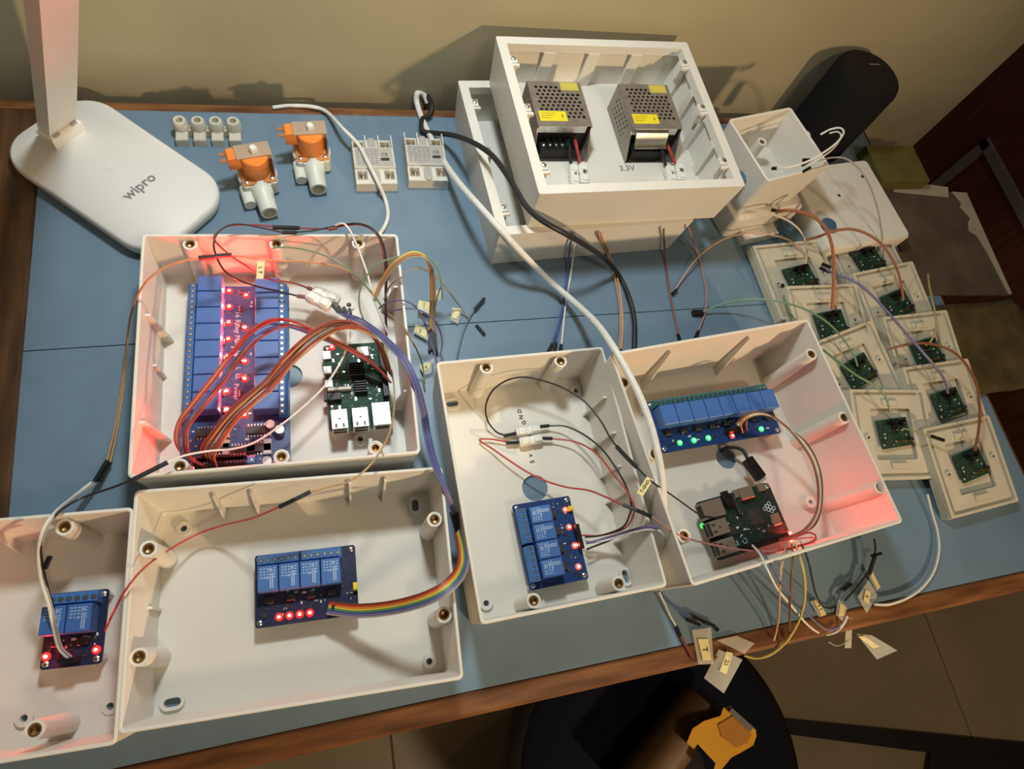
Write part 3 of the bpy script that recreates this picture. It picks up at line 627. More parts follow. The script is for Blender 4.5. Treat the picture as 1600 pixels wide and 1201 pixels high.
p = on(980, 263, FZ); text('3.3V', 0.0105, 'handwriting', inkg, UB, (p.x, p.y, 0.00306), 0, 0.0002)
def smps(label, px, rot, w, dpt, cover):
    t = thing('power_supply', label, 'power supply', (px[0], px[1], FZ), rot, 'metal power supplies')
    h = 0.036; y1 = dpt / 2; y0 = -dpt / 2 - 0.012
    holes = []
    for j in range(9):
        for i in range(9):
            x = -w / 2 + 0.0085 + i * 0.0056 + (0.0028 if j % 2 else 0); y = y1 - 0.008 - j * 0.0050
            if x > w / 2 - 0.006: continue
            if (y > y1 - 0.014 and x > 0.004): continue
            if (y < -dpt / 2 + 0.022 and x < 0.006): continue
            holes.append(circle(x, y, 0.0020, 6))
    MB().plate([(-w / 2, -dpt / 2), (w / 2, -dpt / 2), (w / 2, y1), (-w / 2, y1)], holes, h - 0.001, h).build('perforated_cover', tin, t, smooth=False)
    for s in (-1, 1):
        mb = MB(); hs = [circle(y1 - 0.012 - i * 0.006 - (0.003 if j % 2 else 0), 0.010 + j * 0.0060, 0.0016, 6) for i in range(7) for j in range(4)]
        mb.plate([(-dpt / 2, 0.0005), (y1, 0.0005), (y1, h - 0.0005), (-dpt / 2, h - 0.0005)], hs, 0, 0.0009)
        o = mb.build('side_cover', tin, t, smooth=False); o.matrix_local = Matrix.Translation((s * w / 2 - (0.0009 if s > 0 else 0), 0, 0)) @ Matrix(((0, 0, 1, 0), (1, 0, 0, 0), (0, 1, 0, 0), (0, 0, 0, 1)))
    MB().box(-w / 2 + 0.001, w / 2 - 0.001, y1 - 0.001, y1, 0.0005, h - 0.001).build('end_plate', tin, t)
    MB().box(-w / 2, w / 2, y0 - 0.004, y1, 0, 0.0011).build('base_plate', steel, t)
    MB().box(-w / 2 + 0.0015, w / 2 - 0.0015, -dpt / 2 + 0.004, y1 - 0.002, 0.0012, 0.030).build('inner_board', darkp, t)
    MB().box(-w / 2 + 0.001, w / 2 - 0.006, -dpt / 2 - 0.0009, -dpt / 2, h - 0.009, h).build('front_lip', steel, t)
    for s in (-1, 1): MB().add([(s * w / 2, -dpt / 2, 0.001), (s * w / 2, y0 - 0.004, 0.001), (s * w / 2, y0 - 0.004, 0.006), (s * w / 2, -dpt / 2, h - 0.004), (s * (w / 2 - 0.0008), -dpt / 2, 0.001), (s * (w / 2 - 0.0008), y0 - 0.004, 0.001), (s * (w / 2 - 0.0008), y0 - 0.004, 0.006), (s * (w / 2 - 0.0008), -dpt / 2, h - 0.004)], [(0, 1, 2, 3), (7, 6, 5, 4), (0, 4, 5, 1), (1, 5, 6, 2), (2, 6, 7, 3), (3, 7, 4, 0)]).build('side_cheek', tin, t, smooth=False)
    tb_ = MB().bbox(-w / 2 + 0.006, w / 2 - 0.014, y0, y0 + 0.012, 0.0012, 0.014, 0.0006).build('terminal_block', blackp, t)
    for k in range(5):
        x = -w / 2 + 0.011 + k * 0.0068
        o = MB().lathe([(0.0022, 0.014), (0.0022, 0.0155), (0.0010, 0.0162)], x, y0 + 0.006, 10).build('terminal_screw', steel, tb_)
        MB().box(x + 0.0030, x + 0.0038, y0 + 0.001, y0 + 0.012, 0.014, 0.020).build('barrier', blackp, tb_)
    st = MB().box(-w / 2 + 0.004, -w / 2 + 0.034, -dpt / 2 + 0.006, -dpt / 2 + 0.019, h, h + 0.0002).build('warning_sticker', yell, t)
    mb = MB()
    for k in range(3): mb.box(-w / 2 + 0.006, -w / 2 + 0.022 - k * 0.003, -dpt / 2 + 0.0155 - k * 0.003, -dpt / 2 + 0.0163 - k * 0.003, h + 0.0002, h + 0.00025)
    mb.add([(-w / 2 + 0.030, -dpt / 2 + 0.016, h + 0.0003), (-w / 2 + 0.0275, -dpt / 2 + 0.012, h + 0.0003), (-w / 2 + 0.0292, -dpt / 2 + 0.012, h + 0.0003), (-w / 2 + 0.0275, -dpt / 2 + 0.008, h + 0.0003), (-w / 2 + 0.031, -dpt / 2 + 0.0132, h + 0.0003), (-w / 2 + 0.0295, -dpt / 2 + 0.0132, h + 0.0003)], [(0, 1, 2, 5), (2, 3, 4, 5)])
    mb.build('sticker_print', mat('brown_ink', (0.30, 0.20, 0.02), 0.6), st, smooth=False)
    MB().box(0.006, w / 2 - 0.004, y1 - 0.012, y1 - 0.001, h, h + 0.0002).build('warning_sticker', mat('faded_yellow_sticker', (0.55, 0.46, 0.08), 0.5), t)
    if cover:
        mb = MB(); pr = [(-dpt / 2, h - 0.001), (-dpt / 2 - 0.004, h - 0.003), (-dpt / 2 - 0.010, 0.022), (-dpt / 2 - 0.014, 0.021)]
        mb.loft([[(-w / 2 + 0.005, y, z) for y, z in pr + [(a, b - 0.0008) for a, b in pr[::-1]]], [(w / 2 - 0.017, y, z) for y, z in pr + [(a, b - 0.0008) for a, b in pr[::-1]]]]); mb.build('terminal_cover', steel, t, ang=15)
    return t
PS1 = smps('perforated metal power supply with bare black terminals on the left of the upper box', (0.2570, 0.5010), 0.5, 0.060, 0.060, False)
PS2 = smps('perforated metal power supply with a shiny terminal cover on the right of the upper box', (0.3625, 0.5010), 0.8, 0.060, 0.062, True)
def splice(label, a, b, z, w=0.0085, h=0.008, sign=None, m=None):
    A, B = at(*a, z), at(*b, z); c = (A + B) / 2; L = (B - A).length; rot = math.degrees(math.atan2(B.y - A.y, B.x - A.x))
    t = thing('wire_connector', label, 'connector', (c.x, c.y, z - h / 2), rot, 'white plastic wire connectors')
    mb = MB(); mb.loft([[(x, y, zz) for y, zz in rrect(w * k, h * k, 0.002 * k, 3, 0, h / 2)] for x, k in ((-L / 2, 0.8), (-L / 2 + 0.002, 1), (-L * 0.1, 1.0), (-L * 0.05, 0.9), (L * 0.05, 0.9), (L * 0.1, 1.0), (L / 2 - 0.002, 1), (L / 2, 0.8))]); mb.build('connector_body', m or pvc2, t)
    MB().bbox(-L * 0.42, -L * 0.12, -w * 0.36, w * 0.36, h, h + 0.0012, 0.0004).build('lever', m or pvc2, t)
    MB().bbox(L * 0.12, L * 0.42, -w * 0.36, w * 0.36, h, h + 0.0012, 0.0004).build('lever', m or pvc2, t)
    if sign: text(sign, 0.009, 'polarity_mark', ink, t, (L * 0.0, 0, h + 0.0014), -rot, 0.0003)
    return t
splice('white connector marked minus below the left power supply', (895, 260), (898, 291), 0.066, 0.0100, 0.0100, sign='-')
splice('white connector marked plus below the left power supply', (909, 259), (913, 289), 0.066, 0.0100, 0.0100, sign='+')
splice('white connector marked minus below the right power supply', (1044, 262), (1050, 287), 0.066, 0.0100, 0.0100, sign='-')
splice('white connector marked plus below the right power supply', (1059, 259), (1064, 284), 0.066, 0.0100, 0.0100, sign='+')
splice('white connector carrying black wires beside the GND marking', (806, 676), (843, 670), 0.009)
splice('white connector carrying red wires above the 5V marking', (811, 691), (846, 685), 0.009)
splice('white connector with a red-sleeved plug in the square box', (480, 462), (516, 480), 0.034, 0.0095, 0.0095)
splice('white connector at the back of the pair in the square box', (489, 454), (530, 470), 0.033, 0.0095, 0.0095)

# ------------------------------------------------------------------ right-hand boxes, lid, speaker, papers
sb = enclosure('small_box', 'small deep white box with screw posts beside the dark speaker', (0.5045, 0.4475), 13.0, 0.092, 0.0870, 0.062, 'small white deep boxes', floor=0.012, draft=0.004, wall=0.0028,
               posts=())
sb.location.z = 0.040
for px, py in ((1191, 221), (1260, 209)):
    p = local(sb, at(px, py, 0.085)); o = MB().lathe([(0.0065, 0.012), (0.0055, 0.045), (0.0035, 0.045), (0.0033, 0.038)], n=16).build('screw_post', pvc, sb); o.location = (p.x, p.y, 0)
    MB().lathe([(0.0034, 0.036), (0.0034, 0.0440), (0.0022, 0.0440), (0.001, 0.041)], n=12).build('brass_insert', brass, o)
p = local(sb, at(1174, 276, 0.07)); MB().lathe([(0.004, -0.006), (0.0085, -0.004), (0.0085, 0.006), (0.005, 0.009)], 0, 0, 16).build('blue_cap', mat('faded_blue_plastic', (0.05, 0.12, 0.20), 0.5), sb).location = (-0.0485, p.y, 0.030)
lb = thing('plastic_housing', 'low white plastic housing under the small deep box', 'housing', (0.512, 0.448, 0), 10)
mb = MB(); mb.loft([[(x, y, z) for x, y in rrect(0.098 + a, 0.092 + a, 0.006, 3)] for a, z in ((0, 0), (0.004, 0.004), (0.004, 0.034), (-0.004, 0.0395))]); mb.build('shell', pvc, lb)
MB().bbox(-0.03, 0.045, -0.062, -0.046, 0.0, 0.012, 0.001).build('side_tray', pvc, lb)
MB().lathe([(0.008, 0.0), (0.009, 0.004), (0.009, 0.012), (0.007, 0.014)], 0.028, -0.0600, 16).build('blue_cap', mat('faded_blue_plastic', (0.05, 0.12, 0.20), 0.5), lb).location = (0, 0, 0.012)
ld = thing('box_lid', 'large white square plastic lid lying between the speaker and the switch plates', 'lid', (0.6475, 0.4205, 0), 7.0)
mb = MB(); mb.loft([[(x, y, z) for x, y in rrect(0.128 + a, 0.120 + a, 0.005, 3)] for a, z in ((0, 0.0), (0.002, 0.002), (0.002, 0.026), (-0.002, 0.029))]); mb.build('cover', pvc, ld)
MB().lathe([(0.0022, 0.0291), (0.0022, 0.0293)], -0.01, 0.012, 10).build('screw_hole', darkp, ld); MB().lathe([(0.0022, 0.0291), (0.0022, 0.0293)], 0.042, 0.035, 10).build('screw_hole', darkp, ld)
p = local(ld, at(1268, 357, 0.03)); MB().lathe([(0.010, 0.0), (0.010, 0.004), (0.008, 0.006)], 0, 0, 18).build('blue_cap', MATS['faded_blue_plastic'], ld).location = (max(p.x, -0.052), max(p.y, -0.05), 0.0288)
ec = thing('smart_speaker', 'dark cylindrical fabric speaker standing against the wall', 'speaker', (0.664, 0.5465, 0))
MB().lathe([(0.040, 0), (0.0425, 0.003), (0.0425, 0.106), (0.0405, 0.111), (0.037, 0.1125)], n=48).build('fabric_body', speakm, ec)
MB().lathe([(0.037, 0.1126), (0.0368, 0.1134), (0.004, 0.1134)], n=48).build('top_plate', mat('speaker_top', (0.008, 0.007, 0.007), 0.5, spec=0.2), ec)
MB().box(0.004, 0.020, 0.013, 0.0155, 0.1135, 0.1139).build('top_button', mat('grey_button', (0.10, 0.095, 0.09), 0.4), ec)
cb = thing('cardboard_sheet', 'brown cardboard sheet with torn white paper edge at the far right', 'cardboard', (0.812, 0.378, 0), -4)
MB().prism([(0.062, -0.085), (0.062, 0.080), (-0.085, 0.080), (-0.085, -0.022), (-0.165, -0.022), (-0.165, -0.085)], 0.0002, 0.0026).build('board', cardm, cb)
paper = mat('torn_paper', (0.34, 0.29, 0.21), 0.8, var=0.1)
mb = MB(); edge = [(0.040, 0.080), (0.048, 0.062), (0.043, 0.055), (0.052, 0.036), (0.044, 0.028), (0.040, 0.015), (0.050, 0.008), (0.055, -0.02), (0.057, -0.05), (0.060, -0.083)]
mb.prism([(0.066, -0.083), (0.066, 0.080)] + edge, 0.0028, 0.0034); mb.build('torn_paper_strip', paper, cb)
mb = MB(); mb.prism([(-0.06, 0.074), (0.03, 0.070), (0.037, 0.088), (-0.055, 0.094)], 0.0028, 0.0033); mb.build('torn_paper_strip', paper, cb)
olive = mat('olive_paper', (0.11, 0.095, 0.022), 0.6, var=0.2)
tag(MB().box(-0.05, 0.03, -0.030, 0.030, 0.0005, 0.020).build('paper_packet', olive), 'olive yellow packet behind the cardboard sheet by the wall', 'packet').location = (0.775, 0.490, 0)
pb = MB(); n = 12; rnd = random.Random(3)
g = [[(-0.09 + 0.155 * i / n, -0.055 + 0.12 * j / n, 0.003 + 0.005 * rnd.random() * (0.3 + abs(math.sin(i * 1.1 + j * 0.7)))) for i in range(n + 1)] for j in range(n + 1)]
pb.add([q for r in g for q in r], [(j * (n + 1) + i, j * (n + 1) + i + 1, (j + 1) * (n + 1) + i + 1, (j + 1) * (n + 1) + i) for j in range(n) for i in range(n)])
bagm = mat('olive_film', (0.085, 0.064, 0.026), 0.4, var=0.35, scale=30)
o = tag(pb.build('plastic_bag', bagm), 'crumpled olive plastic bag beside the plates at the right table edge', 'bag'); o.location = (0.805, 0.215, 0.001)
sm = o.modifiers.new('thick', 'SOLIDIFY'); sm.thickness = 0.001

# ------------------------------------------------------------------ switch plates
def make_plate():
    t = thing('switch_plate', 'plate', 'switch plate')
    s = 0.0985
    MB().plate(rrect(s, s, 0.002, 2), [rrect(0.056, 0.060, 0.002, 2)], 0, 0.0095).build('frame', platem, t)
    MB().plate(rrect(0.083, 0.085, 0.002, 2), [rrect(0.052, 0.056, 0.002, 2)], 0.0095, 0.0120).build('inner_frame', platem, t)
    MB().plate(rrect(s - 0.001, s - 0.001, 0.002, 2), [rrect(0.090, 0.092, 0.002, 2)], 0.0095, 0.0125).build('rim', platem, t)
    MB().box(-0.0285, 0.0285, -0.0305, 0.0305, 0.001, 0.0078).build('back_panel', mat('greyish_panel', (0.50, 0.47, 0.37), 0.5), t)
    for x, y in ((-0.034, -0.004), (0.034, 0.004)):
        MB().plate(circle(x, y, 0.0040, 12), [circle(x, y, 0.0018, 10)], 0.012, 0.0135).build('screw_boss', platem, t)
        MB().lathe([(0.0018, 0.0120), (0.0018, 0.0122)], x, y, 10).build('screw_hole', darkp, t)
    for y in (0.034, -0.034): MB().bbox(-0.010, 0.010, y - 0.003, y + 0.003, 0.012, 0.0145).build('clip', platem, t)
    b = MB().prism(rrect(0.040, 0.031, 0.001, 2), 0.0105, 0.0120).build('module_board', pcbmod, t); b.location = (0.001, 0.001, 0); b.rotation_euler = (0, 0, 0.12)
    smd(b, (-0.018, 0.018, -0.013, 0.013), 60, 0.012, 9)
    MB().box(-0.006, 0.010, 0.010, 0.0125, 0.012, 0.020).build('pin_header', blackp, b)
    MB().bar((0.000, 0.011, 0.016), (-0.006, 0.004, 0.018), 0.004, 0.004).build('plug', blackp, b)
    MB().bar((0.010, 0.012, 0.015), (0.006, 0.006, 0.017), 0.003, 0.003).build('plug', blackp, b)
    mb = MB()
    for k in range(3): mb.lathe([(0.0016, 0.012), (0.0016, 0.0145)], 0.002 + k * 0.005, -0.0105, 8)
    mb.build('gold_pads', gold, b)
    MB().lathe([(0.0024, 0.012), (0.0024, 0.016)], 0.0165, -0.009, 10).build('button', darkp, b)
    return t
def copy_tree(o, parent=None):
    c = o.copy(); COL.objects.link(c); c.parent = parent
    for ch in o.children: copy_tree(ch, c)
    return c
plate0 = make_plate()
# (corner px of back-left, z there, rot, pitch, label)
PL = [((0.5460, 0.3240), 3.5, 2.0, 0.003, 'cream switch plate furthest back in the left column, beside the blue tabletop'),
      ((0.6540, 0.3440), 6.0, 2.0, 0.003, 'cream switch plate furthest back in the right column, touching the white lid'),
      ((0.5560, 0.2590), -1.0, 9.0, 0.010, 'cream switch plate second from the back in the left column'),
      ((0.6600, 0.2790), 8.0, 9.0, 0.010, 'cream switch plate second from the back in the right column'),
      ((0.5680, 0.1990), 14.0, 10.0, 0.010, 'tilted cream switch plate third from the back in the left column'),
      ((0.6720, 0.2140), 2.0, 9.0, 0.010, 'cream switch plate third from the back in the right column, at the yellow wire'),
      ((0.5820, 0.1250), -6.0, 10.0, 0.010, 'cream switch plate at the front of the left column, against the pink-lit box'),
      ((0.6700, 0.1500), 2.0, 9.0, 0.010, 'cream switch plate second from the front in the right column'),
      ((0.6640, 0.0790), 3.5, 9.0, 0.010, 'cream switch plate at the front of the right column, nearest the table edge')]
PLO = []
for i, (c, rot, pit, z, lab) in enumerate(PL):
    o = plate0 if i == 0 else copy_tree(plate0)
    o['label'] = lab; o['group'] = 'cream switch plates'
    o.rotation_euler = (math.radians(pit), 0, math.radians(rot)); o.location = (c[0], c[1], z); PLO.append(o)

# ------------------------------------------------------------------ wires
def wire(label, col, pts, r=0.00085, name='jumper_wire', plugs=(), group=None, cat='wire', n=6, k=7, flags=(), m=None):
    """pts: (px, py, height) along the wire; plugs: pairs of such points for the black plugs on it"""
    P = smooth_path([at(*q) for q in pts], k)
    base = min(P, key=lambda v: v.z); t = thing(name, label, cat, (P[0].x, P[0].y, P[0].z), 0, group); off = t.location
    MB().tube([q - off for q in P], r, n).build('insulation', m or wm(col), t)
    for pl in plugs:
        A, B = at(*pl[0]) - off, at(*pl[1]) - off
        MB().bar(A, B, 0.0027, 0.0027).build('plug', blackp if len(pl) < 3 else mat('brown_sleeve', (0.16, 0.04, 0.025), 0.5), t)
    for quad, lab, lettering in flags:
        tape_flag(t, quad, lab, lettering)
    return t
def tape_flag(t, quad, lab, s):
    off = t.location; Q = [at(*q) - off for q in quad]; nrm = (Q[1] - Q[0]).cross(Q[3] - Q[0]).normalized(); 
    if nrm.z < 0: nrm = -nrm
    mb = MB(); mb.loft([[tuple(q + nrm * k) for q in Q] for k in (0, 0.00015)]); f = mb.build('tape_flag', tape, t, smooth=False)
    if lab:
        L = [at(*q) - off for q in lab]
        mb = MB(); mb.loft([[tuple(q + nrm * k) for q in L] for k in (0.0003, 0.00045)]); lo_ = mb.build('paper_label', yellp, f, smooth=False)
        if s:
            rev = s[0] == '^'; s = s.lstrip('^')
            c = sum(L, Vector()) / 4; u = ((L[3] + L[2]) - (L[0] + L[1])).normalized(); u = -u if rev else u; v = nrm.cross(u)
            ln = ((L[3] + L[2]) / 2 - (L[0] + L[1]) / 2).length; wd = ((L[1] + L[2]) / 2 - (L[0] + L[3]) / 2).length
            o = text(s, min(wd * 0.8, ln / max(1, len(s)) * 1.2), 'label_lettering', ink, f, (0, 0, 0), 0, 0.0001)
            o.matrix_local = Matrix.Translation(c + nrm * 0.0006) @ Matrix((u, v, nrm)).transposed().to_4x4()
    return f
# thick cables
wire('thick white mains cable curving from the wall to the eight-relay box', 'white', [(668, 160, .004), (661, 146, .012), (652, 146, .014), (652, 163, .006), (664, 196, .004), (690, 246, .014), (716, 284, .040), (748, 321, .064), (785, 362, .066), (820, 400, .046),
     (857, 437, .020), (895, 470, .022), (930, 503, .060), (955, 537, .092), (980, 580, .096), (1001, 622, .097), (1017, 665, .096), (1027, 705, .094), (1034, 745, .088), (1037, 790, .075), (1037, 830, .05)], 0.0033, 'power_cable', cat='cable', n=10)
wire('black mains cable draped over the white junction boxes', 'black', [(668, 150, .010), (675, 163, .010), (671, 180, .006), (660, 186, .006), (660, 204, .006), (680, 208, .010), (706, 211, .030), (738, 222, .066), (768, 242, .082), (790, 270, .092), (806, 296, .096), (822, 322, .097), (845, 343, .096), (878, 362, .088),
     (915, 383, .066), (946, 405, .034), (968, 432, .004), (983, 465, .004), (991, 500, .004), (991, 545, .004)], 0.0028, 'power_cable', cat='cable', n=10)
wire('thin white cable crossing a grey relay behind the square box', 'white', [(426, 168, .004), (455, 165, .004), (490, 167, .006), (512, 176, .007), (535, 200, .022), (560, 226, .0215), (575, 254, .0222), (590, 284, .019), (602, 312, .003), (606, 336, .003), (600, 355, .003), (588, 372, .003)], 0.0020, 'white_cable', cat='cable', n=8)
wire('black USB power lead plugged into the dark green computer', 'black', [(1128, 706, -.001), (1133, 700, .012), (1148, 699, .020), (1160, 703, .024), (1166, 712, .026), (1170, 722, .027)], 0.0018, 'usb_cable', cat='cable', n=8, plugs=())
us = [o for o in bpy.data.objects if o.name.startswith('usb_cable')][0]
MB().bar(at(1167, 717, .027) - us.location, at(1189, 747, .026) - us.location, 0.0105, 0.0065).build('usb_plug', blackp, us)
MB().bar(at(1189, 747, .026) - us.location, at(1192, 752, .026) - us.location, 0.0085, 0.004).build('metal_tip', silver, us)
# left side
wire('orange jumper wire looping over the left edge of the square box', 'orange', [(167, 722, .012), (178, 675, .008), (186, 630, .006), (195, 570, .010), (201, 510, .040), (212, 468, .070), (232, 436, .085), (262, 416, .088), (292, 406, .086), (312, 403, .084)], plugs=(((310, 403, .084), (336, 401, .083)), ((336, 400, .083), (362, 398, .081)), ((168, 719, .012), (148, 752, .012))))
wire('tan jumper wire beside the orange one at the left table edge', 'tan', [(172, 722, .010), (181, 682, .006), (188, 640, .005), (195, 590, .007), (200, 530, .03)], plugs=(((173, 720, .008), (155, 753, .008)),))
wire('orange jumper wire from the black plug toward the back wall of the square box', 'orange', [(361, 399, .081), (390, 402, .078), (430, 407, .074), (480, 409, .070), (530, 417, .066), (562, 436, .064), (584, 462, .060)], flags=((((402, 406, .076), (414, 406, .076), (412, 436, .070), (400, 436, .070)), ((402, 409, .0762), (413, 409, .0762), (411, 435, .0702), (401, 435, .0702)), 'L T'),))
wire('white jumper wire arching to the two-relay board', 'white', [(142, 754, .012), (112, 778, .03), (86, 800, .072), (67, 828, .080), (60, 862, .070), (64, 905, .055), (76, 945, .045), (84, 985, .035), (92, 1012, .028), (106, 1028, .024)], 0.0011)
wire('grey jumper wire arching beside the white one to the two-relay board', 'grey', [(150, 754, .010), (120, 775, .03), (91, 799, .070), (72, 828, .078), (64, 862, .069), (69, 905, .054), (80, 945, .044), (89, 985, .035), (97, 1012, .028), (111, 1026, .024)], 0.0010)
wire('black jumper wire running down to the two-relay board', 'black', [(212, 747, .080), (180, 760, .072), (130, 777, .06), (95, 797, .072), (73, 826, .078), (64, 855, .072), (68, 890, .060), (78, 930, .045), (84, 950, .036)], plugs=(((262, 722, .078), (208, 749, .080)), ((78, 869, .066), (70, 888, .062))))
wire('white jumper wire crossing the sixteen-relay board', 'white', [(258, 724, .078), (290, 711, .072), (330, 704, .062), (365, 701, .056), (400, 690, .052), (440, 663, .048), (480, 630, .045), (508, 602, .045), (528, 573, .045), (541, 545, .045), (544, 520, .042), (542, 492, .034)], 0.0009)
wire('red jumper wire sweeping across the front box to the small black plug', 'red', [(164, 985, .026), (178, 955, .045), (196, 922, .072), (222, 890, .066), (256, 864, .040), (305, 836, .022), (350, 820, .030), (395, 809, .055), (438, 791, .078)], 0.00085, plugs=(((436, 792, .078), (461, 780, .080)), ((461, 780, .080), (485, 768, .080))))
wire('brown jumper wire rising from the black plug to the green computer', 'tan', [(484, 769, .080), (515, 760, .082), (545, 752, .084), (575, 730, .084), (597, 700, .076), (611, 668, .060), (616, 636, .048), (616, 608, .040), (612, 578, .034)], 0.0008)
# back of the square box
wire('dark red jumper wire looping over the back rim of the square box', 'darkred', [(428, 354, .075), (395, 351, .076), (362, 352, .078), (343, 359, .080), (334, 372, .080), (345, 386, .076), (366, 403, .070), (386, 416, .062), (408, 431, .052), (430, 438, .044), (458, 442, .038), (482, 450, .034)], plugs=(((426, 355, .075), (468, 356, .070)), ((480, 449, .034), (490, 453, .034), 1)))
wire('black jumper wire looping over the back rim of the square box', 'black', [(442, 363, .072), (410, 356, .074), (375, 350, .078), (352, 354, .080), (338, 367, .080), (334, 384, .078), (340, 405, .070), (352, 424, .062), (372, 437, .054), (400, 447, .046), (432, 454, .040), (464, 462, .035)], plugs=(((441, 363, .072), (464, 363, .070)), ((464, 462, .035), (482, 465, .035), 1)))
wire('dark red jumper wire dropping down the right back corner of the square box', 'darkred', [(466, 356, .070), (490, 357, .068), (514, 357, .068), (540, 352, .072), (562, 351, .078), (580, 358, .080), (592, 372, .078), (599, 395, .072), (602, 425, .062), (602, 455, .052), (602, 490, .04), (604, 530, .03)], plugs=(((513, 358, .068), (527, 355, .069), 1),))
wire('black jumper wire beside the dark red one at the right back corner', 'black', [(462, 363, .070), (490, 360, .068), (525, 353, .070), (555, 349, .077), (577, 354, .081), (591, 366, .080), (600, 386, .075), (604, 412, .068), (604, 445, .056), (603, 480, .044), (604, 520, .032)])
wire('thin white wire hanging over the back rim of the square box', 'white', [(524, 352, .070), (536, 349, .076), (546, 359, .076), (556, 380, .070), (565, 402, .064), (574, 428, .060), (583, 463, .054), (595, 495, .046), (607, 522, .036)], 0.0010)
wire('green jumper wire arching across the back of the square box', 'green', [(425, 388, .072), (446, 386, .074), (472, 389, .076), (502, 397, .078), (530, 410, .078), (553, 427, .074), (572, 447, .066), (588, 466, .056), (600, 485, .046)])
wire('green jumper wire looping tall beside the right wall of the square box', 'green', [(568, 500, .040), (562, 480, .052), (562, 456, .064), (572, 432, .076), (592, 411, .086), (620, 402, .090), (645, 396, .092), (668, 402, .090), (684, 420, .084), (690, 445, .074), (691, 468, .060)])
arc = [(585, 466, .052), (594, 444, .064), (608, 421, .080), (624, 406, .090), (642, 397, .094), (658, 399, .092), (669, 409, .084), (674, 428, .068), (675, 455, .045), (674, 485, .022), (673, 516, .008)]
for c, lab, dx_, dy_, dz_ in (('yellow', 'yellow jumper wire in the arch over the right wall of the square box', 0, -3, .002), ('peach', 'peach jumper wire in the arch over the right wall of the square box', 3, 1, 0), ('grey', 'grey jumper wire in the arch over the right wall of the square box', 6, 4, -.001), ('orange', 'orange jumper wire in the arch over the right wall of the square box', -2, 0, .001)):
    wire(lab, c, [(x + dx_ * (0.3 + 0.7 * i / 10), y + dy_, max(z + dz_, 0.003)) for i, (x, y, z) in enumerate(arc)], plugs=(((673 + dx_, 515 + dy_, .006), (674 + dx_ * 1.4, 548 + dy_, .004)),))
wire('grey jumper wire running to the loose plug on the blue tabletop', 'grey', [(600, 468, .048), (610, 446, .062), (628, 433, .074), (640, 422, .080), (654, 418, .080), (672, 426, .070), (690, 440, .050), (705, 460, .028), (720, 480, .010), (733, 496, .003)], 0.0009)
wire('teal jumper wire lying on the blue tabletop with a black plug', 'teal', [(712, 566, .003), (718, 540, .003), (726, 512, .003), (736, 492, .003), (742, 482, .004)], plugs=(((741, 484, .004), (757, 466, .004)),))
o = thing('loose_plug', 'loose black plug lying on the blue tabletop near the seam', 'plug', at(750, 516, 0.0)); MB().bar(at(744, 508, .0016) - o.location, at(757, 523, .0016) - o.location, 0.0028, 0.0028).build('plug_body', blackp, o)
wire('upper purple wire arching over the right wall of the square box', 'purple', [(592, 482, .044), (606, 472, .058), (628, 469, .070), (644, 475, .066), (656, 488, .056), (664, 506, .044), (672, 530, .034), (680, 556, .030), (683, 580, .028), (679, 605, .024)], flags=((((654, 470, .012), (676, 476, .012), (672, 492, .010), (652, 486, .010)), ((655, 469, .0122), (672, 473, .0122), (670, 485, .0108), (653, 480, .0108)), '+ +'),))
wire('lower purple wire arching over the right wall of the square box', 'purple', [(606, 490, .042), (620, 484, .058), (645, 482, .068), (665, 489, .058), (680, 502, .044), (688, 518, .032), (691, 536, .022), (688, 556, .014)], flags=((((650, 506, .006), (672, 514, .006), (668, 532, .006), (646, 520, .006)), ((649, 508, .0062), (667, 516, .0062), (665, 528, .0062), (647, 517, .0062)), 'o-x'),))
wire('olive wire slanting over the right rim of the square box', 'olive', [(607, 490, .046), (620, 500, .062), (634, 515, .070), (642, 530, .060), (652, 548, .04), (660, 570, .02), (664, 600, .01)], flags=((((655, 570, .006), (678, 560, .006), (674, 582, .006), (662, 586, .006)), ((656, 572, .0062), (676, 564, .0062), (672, 574, .0062), (660, 582, .0062)), '-o'),))
wire('grey wire with yellow paper tag standing between the boxes', 'grey', [(675, 520, .004), (676, 500, .010), (680, 478, .022), (686, 455, .045), (690, 448, .06)], flags=((((678, 452, .03), (692, 454, .03), (690, 470, .025), (677, 468, .025)), ((674, 455, .0302), (684, 456, .0302), (683, 467, .0262), (674, 466, .0262)), None), (((706, 480, .004), (722, 482, .004), (716, 506, .004), (704, 500, .004)), ((711, 481, .0045), (720, 484, .0045), (713, 499, .0045), (706, 496, .0045)), None)))
for i in range(4):
    ofs = (i - 1.5) * 3.0
    wire(('blue-violet' if i % 2 else 'purple') + ' jumper wire in the bunch between the boxes, %s of its colour' % ('leftmost' if i < 2 else 'rightmost'), 'blue' if i % 2 else 'purple',
         [(532 + ofs * 1.4, 487 + i, .032), (558 + ofs, 500 - ofs * .6, .050), (585, 516 - ofs, .062), (610 + ofs * .3, 538 - ofs, .068), (633 + ofs * .8, 564 - ofs * .6, .072), (650 + ofs, 600, .070), (661 + ofs, 640, .058), (668 + ofs, 680, .044), (676 + ofs, 715, .060), (690 + ofs * .8, 750, .072), (704 + ofs * .6, 785, .062), (711 + ofs * .6, 806, .046)],
         plugs=(((709 + ofs * .9, 800, .048), (719 + ofs * .9, 833, .040)), ((519 + i * 9, 476 + i * 2, .034), (530 + i * 6, 488 + i, .034))), group='bunch of wires between the boxes')
